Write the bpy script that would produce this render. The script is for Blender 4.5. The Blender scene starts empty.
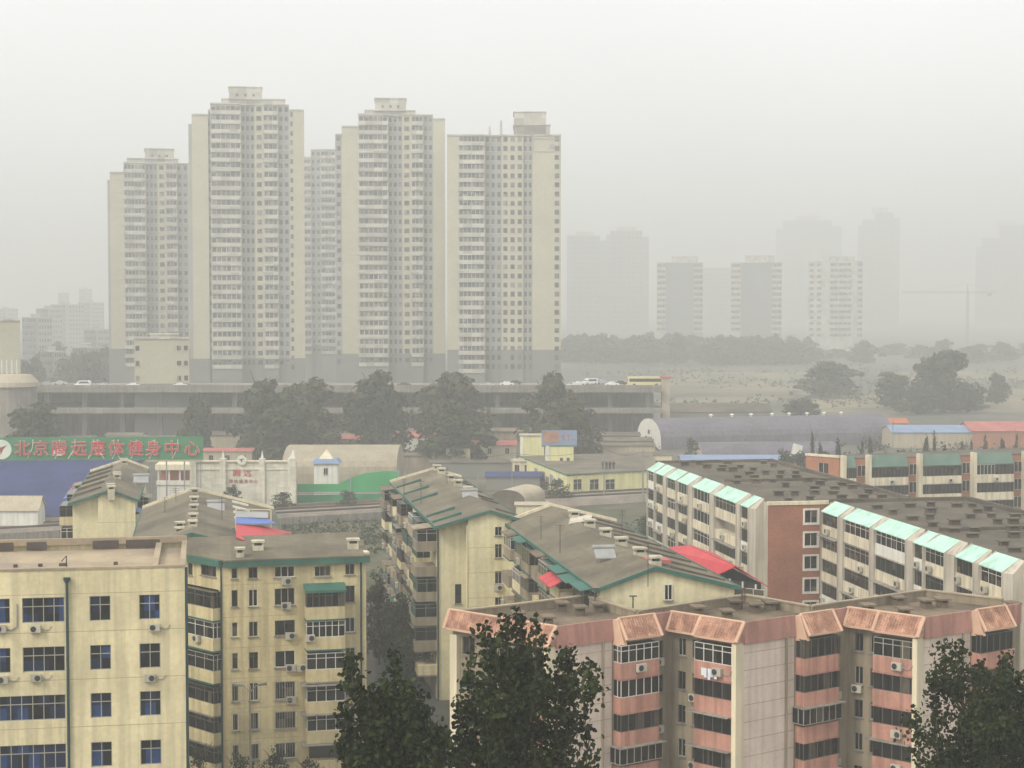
import bpy, math, random
from mathutils import Vector
R = math.radians
sc = bpy.context.scene
col = sc.collection

# ------------------------------------------------------------------ camera
F, EYE, HZ, VX = 1750.0, 42.0, 303.0, 205.0
PIT = math.atan((384 - HZ) / F)
YAW = math.atan((512 - VX) / math.hypot(F, 384 - HZ))
cam = bpy.data.cameras.new('camera')
cam.sensor_width = 36.0
cam.lens = F / 1024 * 36
cam.clip_start = 1.0
cam.clip_end = 20000
co = bpy.data.objects.new('camera', cam)
co.location = (0, 0, EYE)
co.rotation_euler = (math.pi / 2 - PIT, 0, -YAW)
col.objects.link(co)
sc.camera = co

# ------------------------------------------------------------------ sky, sun, exposure
SUN_EL, SUN_AZ = R(44), R(236)          # azimuth clockwise from north (+Y)
w = bpy.data.worlds.new('World')
sc.world = w
w.use_nodes = True
nt = w.node_tree
nt.nodes.clear()
sky = nt.nodes.new('ShaderNodeTexSky')
sky.sky_type = 'NISHITA'
sky.sun_disc = False
sky.sun_elevation = SUN_EL
sky.sun_rotation = SUN_AZ
sky.air_density = 1.0
sky.dust_density = 6.0
sky.ozone_density = 1.0
hs = nt.nodes.new('ShaderNodeHueSaturation')
hs.inputs['Saturation'].default_value = 0.05
bg = nt.nodes.new('ShaderNodeBackground')
bg.inputs['Strength'].default_value = 0.15
# an even overcast layer: the clear-sky dome blended towards one cloud tone
mx = nt.nodes.new('ShaderNodeMix')
mx.data_type = 'RGBA'
mx.inputs[0].default_value = 0.72
mx.inputs[7].default_value = (6.05, 6.14, 6.16, 1)
ow = nt.nodes.new('ShaderNodeOutputWorld')
nt.links.new(sky.outputs[0], hs.inputs['Color'])
nt.links.new(hs.outputs[0], mx.inputs[6])
# cloud cover is never quite even
tc = nt.nodes.new('ShaderNodeTexCoord')
nz = nt.nodes.new('ShaderNodeTexNoise')
nz.inputs['Scale'].default_value = 2.2
nz.inputs['Detail'].default_value = 3
mr = nt.nodes.new('ShaderNodeMapRange')
mr.inputs[1].default_value, mr.inputs[2].default_value = .3, .7
mr.inputs[3].default_value, mr.inputs[4].default_value = .93, 1.07
mv = nt.nodes.new('ShaderNodeVectorMath')
mv.operation = 'SCALE'
nt.links.new(tc.outputs['Generated'], nz.inputs[0])
nt.links.new(nz.outputs[0], mr.inputs[0])
nt.links.new(mx.outputs[2], mv.inputs[0])
nt.links.new(mr.outputs[0], mv.inputs['Scale'])
nt.links.new(mv.outputs[0], bg.inputs[0])
nt.links.new(bg.outputs[0], ow.inputs[0])
sl = bpy.data.lights.new('sun', 'SUN')
sl.energy = 1.2
sl.angle = R(14)
sl.color = (1.0, 0.93, 0.80)
so = bpy.data.objects.new('sun', sl)
so.rotation_euler = (math.pi / 2 - SUN_EL, 0, math.pi - SUN_AZ)
so.location = (-60, 0, 120)
col.objects.link(so)
sc.view_settings.view_transform = 'Standard'
sc.view_settings.look = 'None'
sc.view_settings.exposure = 0.68
sc.view_settings.gamma = 1.0
sc.render.engine = 'CYCLES'
cy = sc.cycles
cy.use_denoising = True
cy.max_bounces = 6
cy.diffuse_bounces = 2
cy.glossy_bounces = 2
cy.transmission_bounces = 2
cy.volume_bounces = 2
cy.transparent_max_bounces = 4
cy.caustics_reflective = False
cy.caustics_refractive = False

# ------------------------------------------------------------------ geometry helpers
CAM = Vector((0, 0, EYE))
FW = Vector((math.sin(YAW) * math.cos(PIT), math.cos(YAW) * math.cos(PIT), -math.sin(PIT)))
RT = Vector((math.cos(YAW), -math.sin(YAW), 0))
UP = RT.cross(FW)


def ray(px, py):
    return FW * F + RT * (px - 512) + UP * (384 - py)


def at(px, py, z):
    """the point of height z that the photograph shows at a pixel"""
    d = ray(px, py)
    return CAM + d * ((z - EYE) / d.z)


def pt(px, py, s):
    """the point the photograph shows at a pixel, where a metre measures s pixels"""
    return CAM + ray(px, py) / s


def vec(p):
    return Vector(p)


class Fr:
    """a facade: u runs to the right seen from outside, o outward, z up"""
    def __init__(self, x, y, ang):
        self.x, self.y, self.ang = x, y, ang
        self.u = Vector((math.cos(ang), math.sin(ang), 0))
        self.n = Vector((math.sin(ang), -math.cos(ang), 0))

    def p(self, u, o, z):
        return Vector((self.x, self.y, 0)) + self.u * u + self.n * o + Vector((0, 0, z))

    def hit(self, px, py, o=0.0):
        d = ray(px, py)
        q = Vector((self.x, self.y, 0)) + self.n * o
        t = (q - CAM).dot(self.n) / d.dot(self.n)
        h = CAM + d * t
        return (h - q).dot(self.u), h.z


def fr2(a, b):
    return Fr(a[0], a[1], math.atan2(b[1] - a[1], b[0] - a[0]))


WL = {}


class MB:
    def __init__(self):
        self.v, self.f, self.m = [], [], []

    def poly(self, pts, mi=0):
        n = len(self.v)
        self.v += [tuple(p) for p in pts]
        self.f.append(tuple(range(n, n + len(pts))))
        self.m.append(mi)

    def hexa(self, c, mi=0):
        """eight corners: four below, four above, in the same turn"""
        n = len(self.v)
        self.v += [tuple(p) for p in c]
        for q in ((3, 2, 1, 0), (4, 5, 6, 7), (0, 1, 5, 4), (1, 2, 6, 5), (2, 3, 7, 6), (3, 0, 4, 7)):
            self.f.append(tuple(n + i for i in q))
            self.m.append(mi)

    def box(self, x0, y0, z0, x1, y1, z1, mi=0):
        self.hexa([(x0, y0, z0), (x1, y0, z0), (x1, y1, z0), (x0, y1, z0),
                   (x0, y0, z1), (x1, y0, z1), (x1, y1, z1), (x0, y1, z1)], mi)

    def fbox(self, fr, u0, u1, o0, o1, z0, z1, mi=0):
        self.hexa([fr.p(u0, o1, z0), fr.p(u1, o1, z0), fr.p(u1, o0, z0), fr.p(u0, o0, z0),
                   fr.p(u0, o1, z1), fr.p(u1, o1, z1), fr.p(u1, o0, z1), fr.p(u0, o0, z1)], mi)

    def slab(self, pts, th, mi=0):
        """a plate of thickness th hung below a polygon"""
        n = len(pts)
        k = len(self.v)
        self.v += [tuple(p) for p in pts] + [(p[0], p[1], p[2] - th) for p in pts]
        self.f.append(tuple(range(k, k + n)))
        self.f.append(tuple(range(k + 2 * n - 1, k + n - 1, -1)))
        self.m += [mi, mi]
        for i in range(n):
            j = (i + 1) % n
            self.f.append((k + i, k + n + i, k + n + j, k + j))
            self.m.append(mi)

    def prism(self, pts, z0, z1, mi=0):
        self.slab([(p[0], p[1], z1) for p in pts], z1 - z0, mi)

    def tube(self, pts, rads, n=6, mi=0):
        k0 = len(self.v)
        pts = [Vector(p) for p in pts]
        for i, p in enumerate(pts):
            d = (pts[min(i + 1, len(pts) - 1)] - pts[max(i - 1, 0)]).normalized()
            a = d.orthogonal().normalized()
            b = d.cross(a)
            r = rads[i] if isinstance(rads, (list, tuple)) else rads
            for j in range(n):
                t = 2 * math.pi * j / n
                self.v.append(tuple(p + (a * math.cos(t) + b * math.sin(t)) * r))
        for i in range(len(pts) - 1):
            for j in range(n):
                a = k0 + i * n + j
                b = k0 + i * n + (j + 1) % n
                self.f.append((a, b, b + n, a + n))
                self.m.append(mi)
        self.f.append(tuple(range(k0 + n - 1, k0 - 1, -1)))
        self.f.append(tuple(range(len(self.v) - n, len(self.v))))
        self.m += [mi, mi]

    def wall(self, fr, u0, u1, z0, z1, holes=(), depth=0.14, mi=0, o=0.0):
        """a wall sheet with real openings and reveals"""
        hs_ = []
        for h in holes:
            a, b, c, d = max(h[0], u0), min(h[1], u1), max(h[2], z0), min(h[3], z1)
            if b - a > .05 and d - c > .05:
                hs_.append((a, b, c, d))
        us = sorted({u0, u1} | {h[0] for h in hs_} | {h[1] for h in hs_})
        zs = sorted({z0, z1} | {h[2] for h in hs_} | {h[3] for h in hs_})
        for i in range(len(us) - 1):
            run = None
            for j in range(len(zs) - 1):
                uc, zc = (us[i] + us[i + 1]) / 2, (zs[j] + zs[j + 1]) / 2
                solid = not any(h[0] < uc < h[1] and h[2] < zc < h[3] for h in hs_)
                if solid and run is None:
                    run = zs[j]
                if run is not None and (not solid or j == len(zs) - 2):
                    top = zs[j + 1] if solid else zs[j]
                    self.poly([fr.p(us[i], o, run), fr.p(us[i + 1], o, run), fr.p(us[i + 1], o, top), fr.p(us[i], o, top)], mi)
                    run = None
        for a, b, c, d in hs_:
            for p, q in (((a, c), (b, c)), ((b, c), (b, d)), ((b, d), (a, d)), ((a, d), (a, c))):
                self.poly([fr.p(p[0], o, p[1]), fr.p(q[0], o, q[1]), fr.p(q[0], o - depth, q[1]), fr.p(p[0], o - depth, p[1])], mi)

    def build(self, name, mats, parent=None, smooth=False, origin=None):
        o0 = WL.get(parent, Vector((0, 0, 0))) if parent is not None else Vector((0, 0, 0))
        if origin is not None and parent is None:
            o0 = Vector(origin)
        me = bpy.data.meshes.new(name)
        me.from_pydata([(x - o0.x, y - o0.y, z - o0.z) for x, y, z in self.v], [], self.f)
        mats = mats if isinstance(mats, (list, tuple)) else [mats]
        for m in mats:
            me.materials.append(m)
        if len(mats) > 1:
            me.polygons.foreach_set('material_index', self.m)
        if smooth:
            me.polygons.foreach_set('use_smooth', [True] * len(self.f))
        me.update()
        ob = bpy.data.objects.new(name, me)
        col.objects.link(ob)
        if parent is not None:
            ob.parent = parent
            WL[ob] = o0.copy()
        else:
            ob.location = o0
            WL[ob] = o0.copy()
        return ob


def tag(o, label=None, cat=None, group=None, kind=None):
    if label:
        o['label'] = label
    if cat:
        o['category'] = cat
    if group:
        o['group'] = group
    if kind:
        o['kind'] = kind
    return o


def empty(name, loc, label, cat, group=None):
    o = bpy.data.objects.new(name, None)
    o.location = loc
    o.empty_display_size = 0.5
    col.objects.link(o)
    WL[o] = Vector(loc)
    return tag(o, label, cat, group)


def place(name, me, parent, loc, rz=0.0, scale=None):
    """a part that shares its mesh; loc is in world space, the parent is unrotated"""
    o = bpy.data.objects.new(name, me)
    col.objects.link(o)
    o.parent = parent
    o.location = Vector(loc) - WL[parent]
    o.rotation_euler = (0, 0, rz)
    if scale:
        o.scale = scale
    return o


def sub(name, me, parent):
    o = bpy.data.objects.new(name, me)
    col.objects.link(o)
    o.parent = parent
    return o


# ------------------------------------------------------------------ materials
MATS = {}


def pmat(name, c, var=.14, scale=.5, streak=0.0, rough=.85, bump=0.0, spec=.3, c2=None, fine=0.0, rnd=0.0, metal=0.0, joint=None, cell=None):
    if name in MATS:
        return MATS[name]
    m = bpy.data.materials.new(name)
    m.use_nodes = True
    t = m.node_tree
    N, L = t.nodes, t.links
    b = N['Principled BSDF']
    b.inputs['Roughness'].default_value = rough
    b.inputs['Specular IOR Level'].default_value = spec
    b.inputs['Metallic'].default_value = metal
    g = N.new('ShaderNodeNewGeometry')

    def noise(sc_, det=4, scl=(1, 1, 1)):
        mp = N.new('ShaderNodeMapping')
        mp.inputs['Scale'].default_value = scl
        L.new(g.outputs['Position'], mp.inputs[0])
        n = N.new('ShaderNodeTexNoise')
        n.inputs['Scale'].default_value = sc_
        n.inputs['Detail'].default_value = det
        L.new(mp.outputs[0], n.inputs[0])
        return n.outputs[0]

    def mul(a, f0, f1, lo=.3, hi=.7):
        r = N.new('ShaderNodeMapRange')
        r.inputs[1].default_value, r.inputs[2].default_value = lo, hi
        r.inputs[3].default_value, r.inputs[4].default_value = f0, f1
        L.new(a, r.inputs[0])
        return r.outputs[0]

    def mixc(kind, fac, a, bb):
        x = N.new('ShaderNodeMix')
        x.data_type = 'RGBA'
        x.blend_type = kind
        for sock, val in ((x.inputs[0], fac), (x.inputs[6], a), (x.inputs[7], bb)):
            if isinstance(val, (int, float)):
                sock.default_value = val
            elif isinstance(val, (tuple, list)):
                sock.default_value = (*val[:3], 1)
            else:
                L.new(val, sock)
        return x.outputs[2]
    cur = c
    if c2:
        cur = mixc('MIX', mul(noise(scale * .8, 5), 0, 1, .42, .6), c, c2)
    k = mul(noise(scale, 6), 1 - var, 1 + var)
    cur = mixc('MULTIPLY', 1.0, cur, k)
    if fine:
        cur = mixc('MULTIPLY', 1.0, cur, mul(noise(scale * 9, 3), 1 - fine, 1 + fine))
    if streak:
        cur = mixc('MULTIPLY', 1.0, cur, mul(noise(1.1, 4, (1.6, 1.6, .09)), 1 - streak, 1.04, .38, .56))
    if rnd:
        oi = N.new('ShaderNodeObjectInfo')
        cur = mixc('MULTIPLY', 1.0, cur, mul(oi.outputs['Random'], 1 - rnd, 1 + rnd, 0, 1))
    if cell:
        mp_ = N.new('ShaderNodeMapping')
        mp_.inputs['Scale'].default_value = cell[:3]
        L.new(g.outputs['Position'], mp_.inputs[0])
        fl_ = N.new('ShaderNodeVectorMath')
        fl_.operation = 'FLOOR'
        L.new(mp_.outputs[0], fl_.inputs[0])
        wn_ = N.new('ShaderNodeTexWhiteNoise')
        L.new(fl_.outputs[0], wn_.inputs[0])
        cur = mixc('MULTIPLY', 1.0, cur, mul(wn_.outputs[0], cell[3], 1.12, 0, 1))
    if joint:
        br = N.new('ShaderNodeTexBrick')
        br.inputs['Color1'].default_value = (1, 1, 1, 1)
        br.inputs['Color2'].default_value = (.82, .82, .82, 1)
        br.inputs['Mortar'].default_value = (joint[2],) * 3 + (1,)
        br.inputs['Scale'].default_value = 1
        br.inputs['Brick Width'].default_value = joint[0]
        br.inputs['Row Height'].default_value = joint[1]
        br.inputs['Mortar Size'].default_value = .012
        sp = N.new('ShaderNodeSeparateXYZ')
        L.new(g.outputs['Position'], sp.inputs[0])
        ad = N.new('ShaderNodeMath')
        L.new(sp.outputs[0], ad.inputs[0])
        L.new(sp.outputs[1], ad.inputs[1])
        cb = N.new('ShaderNodeCombineXYZ')
        if len(joint) < 4:
            L.new(ad.outputs[0], cb.inputs[0])
        if len(joint) > 3:
            L.new(sp.outputs[1], cb.inputs[0])
            L.new(sp.outputs[0], cb.inputs[1])
        else:
            L.new(sp.outputs[2], cb.inputs[1])
        L.new(cb.outputs[0], br.inputs[0])
        cur = mixc('MULTIPLY', 1.0, cur, br.outputs[0])
    L.new(cur, b.inputs['Base Color'])
    if bump:
        bp = N.new('ShaderNodeBump')
        bp.inputs['Strength'].default_value = bump
        bp.inputs['Distance'].default_value = .05
        L.new(noise(scale * 12, 4), bp.inputs['Height'])
        L.new(bp.outputs[0], b.inputs['Normal'])
    MATS[name] = m
    return m


def gmat(name, cols, cell=(1.4, 1.4, .7), rough=.12):
    """window glass over dim rooms: each light of glass picks one of a few tones (curtain, room, paper)"""
    if name in MATS:
        return MATS[name]
    m = bpy.data.materials.new(name)
    m.use_nodes = True
    N, L = m.node_tree.nodes, m.node_tree.links
    b = N['Principled BSDF']
    b.inputs['Roughness'].default_value = rough
    b.inputs['Specular IOR Level'].default_value = .18
    g = N.new('ShaderNodeNewGeometry')
    mp = N.new('ShaderNodeMapping')
    mp.inputs['Scale'].default_value = cell
    L.new(g.outputs['Position'], mp.inputs[0])
    fl = N.new('ShaderNodeVectorMath')
    fl.operation = 'FLOOR'
    L.new(mp.outputs[0], fl.inputs[0])
    wn = N.new('ShaderNodeTexWhiteNoise')
    L.new(fl.outputs[0], wn.inputs[0])
    cr = N.new('ShaderNodeValToRGB')
    cr.color_ramp.interpolation = 'CONSTANT'
    els = cr.color_ramp.elements
    els[0].color = (*cols[0][1], 1)
    els[0].position = 0
    els[1].color = (*cols[1][1], 1)
    els[1].position = cols[1][0]
    for p, c in cols[2:]:
        e = els.new(p)
        e.color = (*c, 1)
    L.new(wn.outputs[0], cr.inputs[0])
    ns = N.new('ShaderNodeTexNoise')
    ns.inputs['Scale'].default_value = 2.5
    L.new(g.outputs['Position'], ns.inputs[0])
    x = N.new('ShaderNodeMix')
    x.data_type = 'RGBA'
    x.blend_type = 'MULTIPLY'
    x.inputs[0].default_value = .7
    L.new(cr.outputs[0], x.inputs[6])
    L.new(ns.outputs[0], x.inputs[7])
    L.new(x.outputs[2], b.inputs['Base Color'])
    MATS[name] = m
    return m


M = dict(
    ground=pmat('ground', (.12, .105, .08), .3, .02, c2=(.075, .078, .055), fine=.2),
    grass=pmat('grass_mat', (.05, .056, .02), .35, .12, c2=(.10, .09, .05), fine=.35, bump=.5),
    drygrass=pmat('dry_grass', (.21, .175, .10), .3, .03, c2=(.12, .11, .07), fine=.25),
    asphalt=pmat('asphalt', (.075, .072, .068), .2, .2, fine=.15),
    concrete=pmat('concrete', (.24, .215, .18), .2, .25, streak=.25, fine=.1),
    ballast=pmat('ballast', (.20, .165, .13), .25, .3, fine=.3),
    rail=pmat('rail', (.07, .055, .045), .2, 1, rough=.5),
    cream=pmat('cream_stucco', (.67, .58, .355), .10, .35, streak=.16, fine=.06),
    cream2=pmat('old_cream_stucco', (.56, .47, .265), .14, .3, streak=.22, fine=.08),
    lemon=pmat('lemon_stucco', (.68, .64, .33), .08, .3, streak=.1),
    yellow=pmat('yellow_stucco', (.67, .60, .38), .10, .3, streak=.1, fine=.06),
    joint=pmat('joint', (.33, .27, .15), .2, .5),
    roofgrey=pmat('roof_felt', (.175, .148, .10), .22, .22, c2=(.125, .107, .074), fine=.12, joint=(9.0, 1.05, .72, 1)),
    roofpink=pmat('roof_screed', (.37, .29, .19), .16, .25, c2=(.29, .235, .17), fine=.1),
    roofdark=pmat('roof_bitumen', (.125, .102, .072), .25, .2, c2=(.09, .075, .054), fine=.18, joint=(7.0, 1.05, .75, 1)),
    green=pmat('green_trim', (.03, .115, .085), .2, .6, rough=.6),
    pipe=pmat('green_pipe', (.012, .05, .05), .2, .6, rough=.5),
    pink=pmat('pink_render', (.46, .235, .175), .16, .5, streak=.25, fine=.06),
    pinkpar=pmat('pink_parapet', (.38, .19, .15), .16, .4, streak=.25, fine=.06),
    tile=pmat('clay_tile', (.50, .285, .195), .32, 1.2, c2=(.33, .17, .115), fine=.3, bump=.6),
    tilecap=pmat('tile_cap', (.58, .37, .255), .12, .6),
    greywall=pmat('grey_render', (.60, .495, .415), .10, .4, streak=.10, fine=.05),
    olive=pmat('dull_render', (.27, .22, .15), .14, .4, streak=.25),
    palewall=pmat('pale_edge', (.68, .60, .42), .08, .4, streak=.12),
    white=pmat('white_paint', (.72, .70, .62), .08, .5, streak=.1, rough=.6),
    frame=pmat('window_frame', (.62, .60, .54), .08, .6, rough=.5),
    darkframe=pmat('dark_frame', (.085, .082, .07), .15, .6, rough=.5),
    greyframe=pmat('grey_frame', (.33, .32, .27), .12, .6, rough=.5),
    brick=pmat('brick', (.31, .13, .078), .18, .4, fine=.12, joint=(.25, .08, 1.25)),
    brick2=pmat('faded_brick', (.36, .15, .085), .14, .4, fine=.1, joint=(.25, .08, 1.2)),
    teal=pmat('aqua_sheet', (.43, .66, .54), .18, .5, streak=.12, rough=.5),
    tealside=pmat('bay_render', (.47, .42, .34), .12, .4, streak=.2),
    bayw=pmat('bay_panel', (.66, .58, .42), .12, .5, streak=.25),
    darkgreen=pmat('mansard_green', (.11, .18, .14), .15, .5, rough=.6),
    red=pmat('red_sheet', (.50, .035, .045), .12, .5, rough=.5),
    redroof=pmat('red_roof', (.40, .13, .11), .2, .3),
    blueroof=pmat('blue_roof', (.032, .045, .135), .18, .25, rough=.75, spec=.12, fine=.15),
    blue=pmat('blue_sheet', (.09, .16, .45), .15, .5, rough=.5),
    paleblue=pmat('pale_blue_roof', (.20, .27, .40), .14, .3),
    purple=pmat('arched_sheet', (.15, .135, .165), .16, .15, streak=.2, rough=.8, spec=.12, fine=.12),
    signgreen=pmat('sign_green', (.035, .20, .085), .12, .4, rough=.6),
    signred=pmat('sign_red', (.60, .035, .045), .08, .4, rough=.5),
    signwhite=pmat('sign_white', (.68, .72, .60), .1, .4),
    greennet=pmat('green_net', (.03, .30, .10), .2, .2, rough=.7),
    stone=pmat('pale_stone', (.72, .68, .55), .1, .4, streak=.12, joint=(1.2, .6, .75)),
    beige=pmat('beige_sheet', (.42, .36, .26), .1, .3, streak=.1),
    tower=pmat('tower_cream', (.48, .445, .325), .06, .1, fine=.05),
    towerw=pmat('tower_white', (.50, .47, .40), .10, .35, fine=.12, cell=(.28, .28, .29, .72)),
    towerg=pmat('tower_grey', (.33, .33, .30), .1, .1),
    towerbase=pmat('tower_base', (.20, .195, .17), .1, .1),
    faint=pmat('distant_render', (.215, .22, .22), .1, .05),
    metal=pmat('grey_metal', (.30, .30, .29), .15, 1, rough=.5),
    ac=pmat('ac_white', (.45, .42, .34), .1, .8, rough=.5, rnd=.15),
    dark=pmat('dark_metal', (.03, .03, .03), .2, 1, rough=.6),
    bark=pmat('bark', (.09, .07, .05), .3, 3, fine=.3),
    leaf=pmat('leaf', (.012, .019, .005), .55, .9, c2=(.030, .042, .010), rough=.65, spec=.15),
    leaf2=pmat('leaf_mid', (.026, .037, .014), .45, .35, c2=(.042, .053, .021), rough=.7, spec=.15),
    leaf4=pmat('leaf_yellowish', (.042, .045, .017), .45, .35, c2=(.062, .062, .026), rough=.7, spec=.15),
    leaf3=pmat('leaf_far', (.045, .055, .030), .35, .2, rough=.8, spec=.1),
    roofbrown=pmat('roof_brown_felt', (.185, .14, .09), .25, .3, c2=(.125, .095, .062), fine=.18, joint=(6.0, 1.05, .75, 1)),
    scrub=pmat('scrub_leaf', (.12, .115, .065), .35, .05, c2=(.09, .095, .05)),
    vent=pmat('vent_render', (.50, .455, .34), .15, .8, streak=.2),
    tan=pmat('tan_sheet', (.34, .29, .205), .12, .3, streak=.12),
    wood=pmat('pole_grey', (.25, .23, .20), .2, 1),
    clothw=pmat('washing', (.70, .72, .76), .1, 2),
    orange=pmat('orange_sheet', (.45, .13, .06), .15, .3),
)
G = dict(
    office=gmat('office_glass', [(0, (.008, .010, .014)), (.42, (.015, .03, .075)), (.68, (.03, .075, .22)), (.93, (.05, .05, .05))], (1.35, 1, .9)),
    flat=gmat('flat_glass', [(0, (.006, .006, .005)), (.5, (.014, .014, .011)), (.74, (.035, .03, .022)), (.88, (.14, .12, .085)), (.95, (.02, .017, .04))], (1.5, 1.5, .36)),
    dim=gmat('dim_glass', [(0, (.005, .0045, .004)), (.5, (.012, .011, .009)), (.84, (.03, .026, .02)), (.95, (.11, .09, .065))], (1.5, 1.5, .36)),
    tower=gmat('tower_glass', [(0, (.05, .055, .06)), (.3, (.12, .125, .13)), (.6, (.22, .21, .19)), (.8, (.36, .34, .30)), (.93, (.16, .12, .09))], (.62, .62, .29)),
)

# ------------------------------------------------------------------ windows, balconies, air conditioners (shared meshes)
CACHE = {}


def sheet(mats, build, key):
    if key in CACHE:
        return CACHE[key]
    b = MB()
    build(b)
    me = bpy.data.meshes.new(key[0])
    me.from_pydata(b.v, [], b.f)
    for m in mats:
        me.materials.append(m)
    me.polygons.foreach_set('material_index', b.m)
    me.update()
    CACHE[key] = me
    return me


def window(root, fr, u0, u1, z0, z1, cols=2, rows=1, glass='flat', frame='greyframe', o=0.0, depth=.14, sill=True, name='window'):
    """frame set inside the reveal, with its pane (and sill) below it"""
    W, H = round(u1 - u0, 2), round(z1 - z0, 2)
    t = .055

    def fb(b):
        y0, y1 = depth - .07, depth + .02
        b.box(0, y0, 0, W, y1, t)
        b.box(0, y0, H - t, W, y1, H)
        b.box(0, y0, t, t, y1, H - t)
        b.box(W - t, y0, t, W, y1, H - t)
        zm = H * .64
        for c in range(1, cols):
            x = W * c / cols
            b.box(x - t * .5, y0 + .003, t, x + t * .5, y1, H - t)
        if rows > 1:
            b.box(t, y0 + .006, zm - t * .5, W - t, y1, zm + t * .5)

    def pb(b):
        b.poly([(t, depth, t), (W - t, depth, t), (W - t, depth, H - t), (t, depth, H - t)])

    def sb(b):
        b.box(-.1, -.12, -.09, W + .1, .05, -.002)
    f = place(name, sheet([M[frame]], fb, ('window', W, H, cols, rows, frame, depth)), root, fr.p(u0, o, z0), fr.ang)
    sub('pane', sheet([G[glass]], pb, ('pane', W, H, glass, depth)), f)
    if sill:
        sub('sill', sheet([M['concrete']], sb, ('sill', W)), f)
    return f


def glazing(root, fr, u0, u1, z0, z1, out, cols=4, frame='frame', glass='dim', transom=True, o=0.0):
    """a balcony's enclosing glazing: front and both sides"""
    W, H, D = round(u1 - u0, 2), round(z1 - z0, 2), round(out, 2)
    t = .035

    def fb(b):
        for x in [W * c / cols for c in range(cols + 1)]:
            b.box(max(x - t, 0), -D, 0, min(x + t, W), -D + .07, H)
        for z in ([0, H - .05] + ([H * .68] if transom else [])):
            b.box(0, -D - .002, z, W, -D + .072, z + .05)
            b.box(-.003, -D + .073, z, .06, 0, z + .05)
            b.box(W - .06, -D + .073, z, W + .003, 0, z + .05)
        for x in (0, W - .06):
            b.box(x + .001, -D / 2 - t, .05, x + .059, -D / 2 + t, H - .05)

    def pb(b):
        e = .03
        b.poly([(e, -D + e, 0), (W - e, -D + e, 0), (W - e, -D + e, H), (e, -D + e, H)])
        b.poly([(e, 0, 0), (e, -D + e, 0), (e, -D + e, H), (e, 0, H)])
        b.poly([(W - e, -D + e, 0), (W - e, 0, 0), (W - e, 0, H), (W - e, -D + e, H)])
        b.poly([(e, 0, H - .01), (e, -D + e, H - .01), (W - e, -D + e, H - .01), (W - e, 0, H - .01)])
    f = place('balcony_window', sheet([M[frame]], fb, ('balcony_window', W, H, D, cols, frame, transom)), root, fr.p(u0, o, z0), fr.ang)
    sub('pane', sheet([G[glass]], pb, ('balcony_pane', W, H, D, glass)), f)
    return f


def balcony(root, fr, u0, u1, z0, z1, out, mat='cream', slab='concrete', o=0.0):
    """a balcony's solid front with its floor slab"""
    W, H, D = round(u1 - u0, 2), round(z1 - z0, 2), round(out, 2)

    def fb(b):
        b.box(0, -D, 0, W, 0, H, 0)
        b.box(-.04, -D - .06, -.14, W + .04, 0, -.003, 1)
    return place('balcony', sheet([M[mat], M[slab]], fb, ('balcony', W, H, D, mat, slab)), root, fr.p(u0, o, z0), fr.ang)


def ac_mesh(flip=False):
    def fb(b):
        b.box(-.42, -.36, 0, .42, -.06, .58, 0)
        x = -.14 if not flip else .14
        b.tube([(x, -.365, .29), (x, -.38, .29)], .23, 12, 1)
        b.box(-.36, -.34, -.06, -.32, 0, -.002, 2)
        b.box(.32, -.34, -.06, .36, 0, -.002, 2)
    return sheet([M['ac'], M['dark'], M['metal']], fb, ('air_conditioner', flip))


def ac(root, fr, u, z, o=0.0, pipe=True, sc_=1.0):
    a = place('air_conditioner', ac_mesh(random.random() < .3), root, fr.p(u, o, z), fr.ang, (sc_, sc_, sc_))
    if pipe:
        def pb(b):
            b.tube([(.42, -.2, .3), (.7, -.08, .15), (1.05, -.06, .16), (1.25, -.05, .45)], .035, 6)
        sub('hose', sheet([M['greyframe']], pb, ('hose',)), a)
    return a


def chimney(root, x, y, z, w_=.9, d=.9, h=.9, mat='vent', capw=.1):
    def fb(b):
        b.box(-w_ / 2, -d / 2, -.8, w_ / 2, d / 2, h * .55, 0)
        b.box(-w_ / 2 + .1, -d / 2 + .1, h * .55, w_ / 2 - .1, d / 2 - .1, h * .8, 1)
        for sx in (-1, 1):
            for sy in (-1, 1):
                b.box(sx * (w_ / 2 - .08) - .06, sy * (d / 2 - .08) - .06, h * .55, sx * (w_ / 2 - .08) + .06, sy * (d / 2 - .08) + .06, h * .82, 0)
        b.box(-w_ / 2 - capw, -d / 2 - capw, h * .82, w_ / 2 + capw, d / 2 + capw, h, 0)
    return place('chimney', sheet([M[mat], M['dark']], fb, ('chimney', w_, d, h, mat)), root, (x, y, z))


rnd = random.Random(7)
random.seed(7)

# ================================================================== ground
b = MB()
b.box(-1800, -250, -.5, 3400, 6400, 0)
tag(b.build('ground', M['ground']), 'bare brown earth ground spreading under the whole city', kind='structure')


def ground_patch(name, pix, z, mat, label):
    b = MB()
    b.poly([at(px, py, z) for px, py in pix])
    o = b.build(name, mat)
    return tag(o, label, kind='structure')


ground_patch('road', [(372, 768), (440, 768), (432, 660), (415, 610), (398, 600), (376, 640)], .02, M['asphalt'], 'narrow grey lane between the cream blocks')
ground_patch('lawn', [(180, 600), (180, 520), (395, 511), (660, 497), (690, 520), (690, 600)], .012, M['grass'], 'rough grass beside the railway')
ground_patch('field', [(560, 386), (700, 372), (830, 372), (830, 392), (760, 402), (560, 402)], .012, M['drygrass'], 'pale dry field beyond the viaduct')
ground_patch('field', [(800, 398), (1100, 386), (1200, 392), (1200, 412), (800, 412)], .016, M['drygrass'], 'pale dry field behind the arched shed')
ground_patch('field', [(900, 372), (1150, 368), (1150, 380), (900, 381)], .016, M['drygrass'], 'strip of dry field below the crane')
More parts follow.
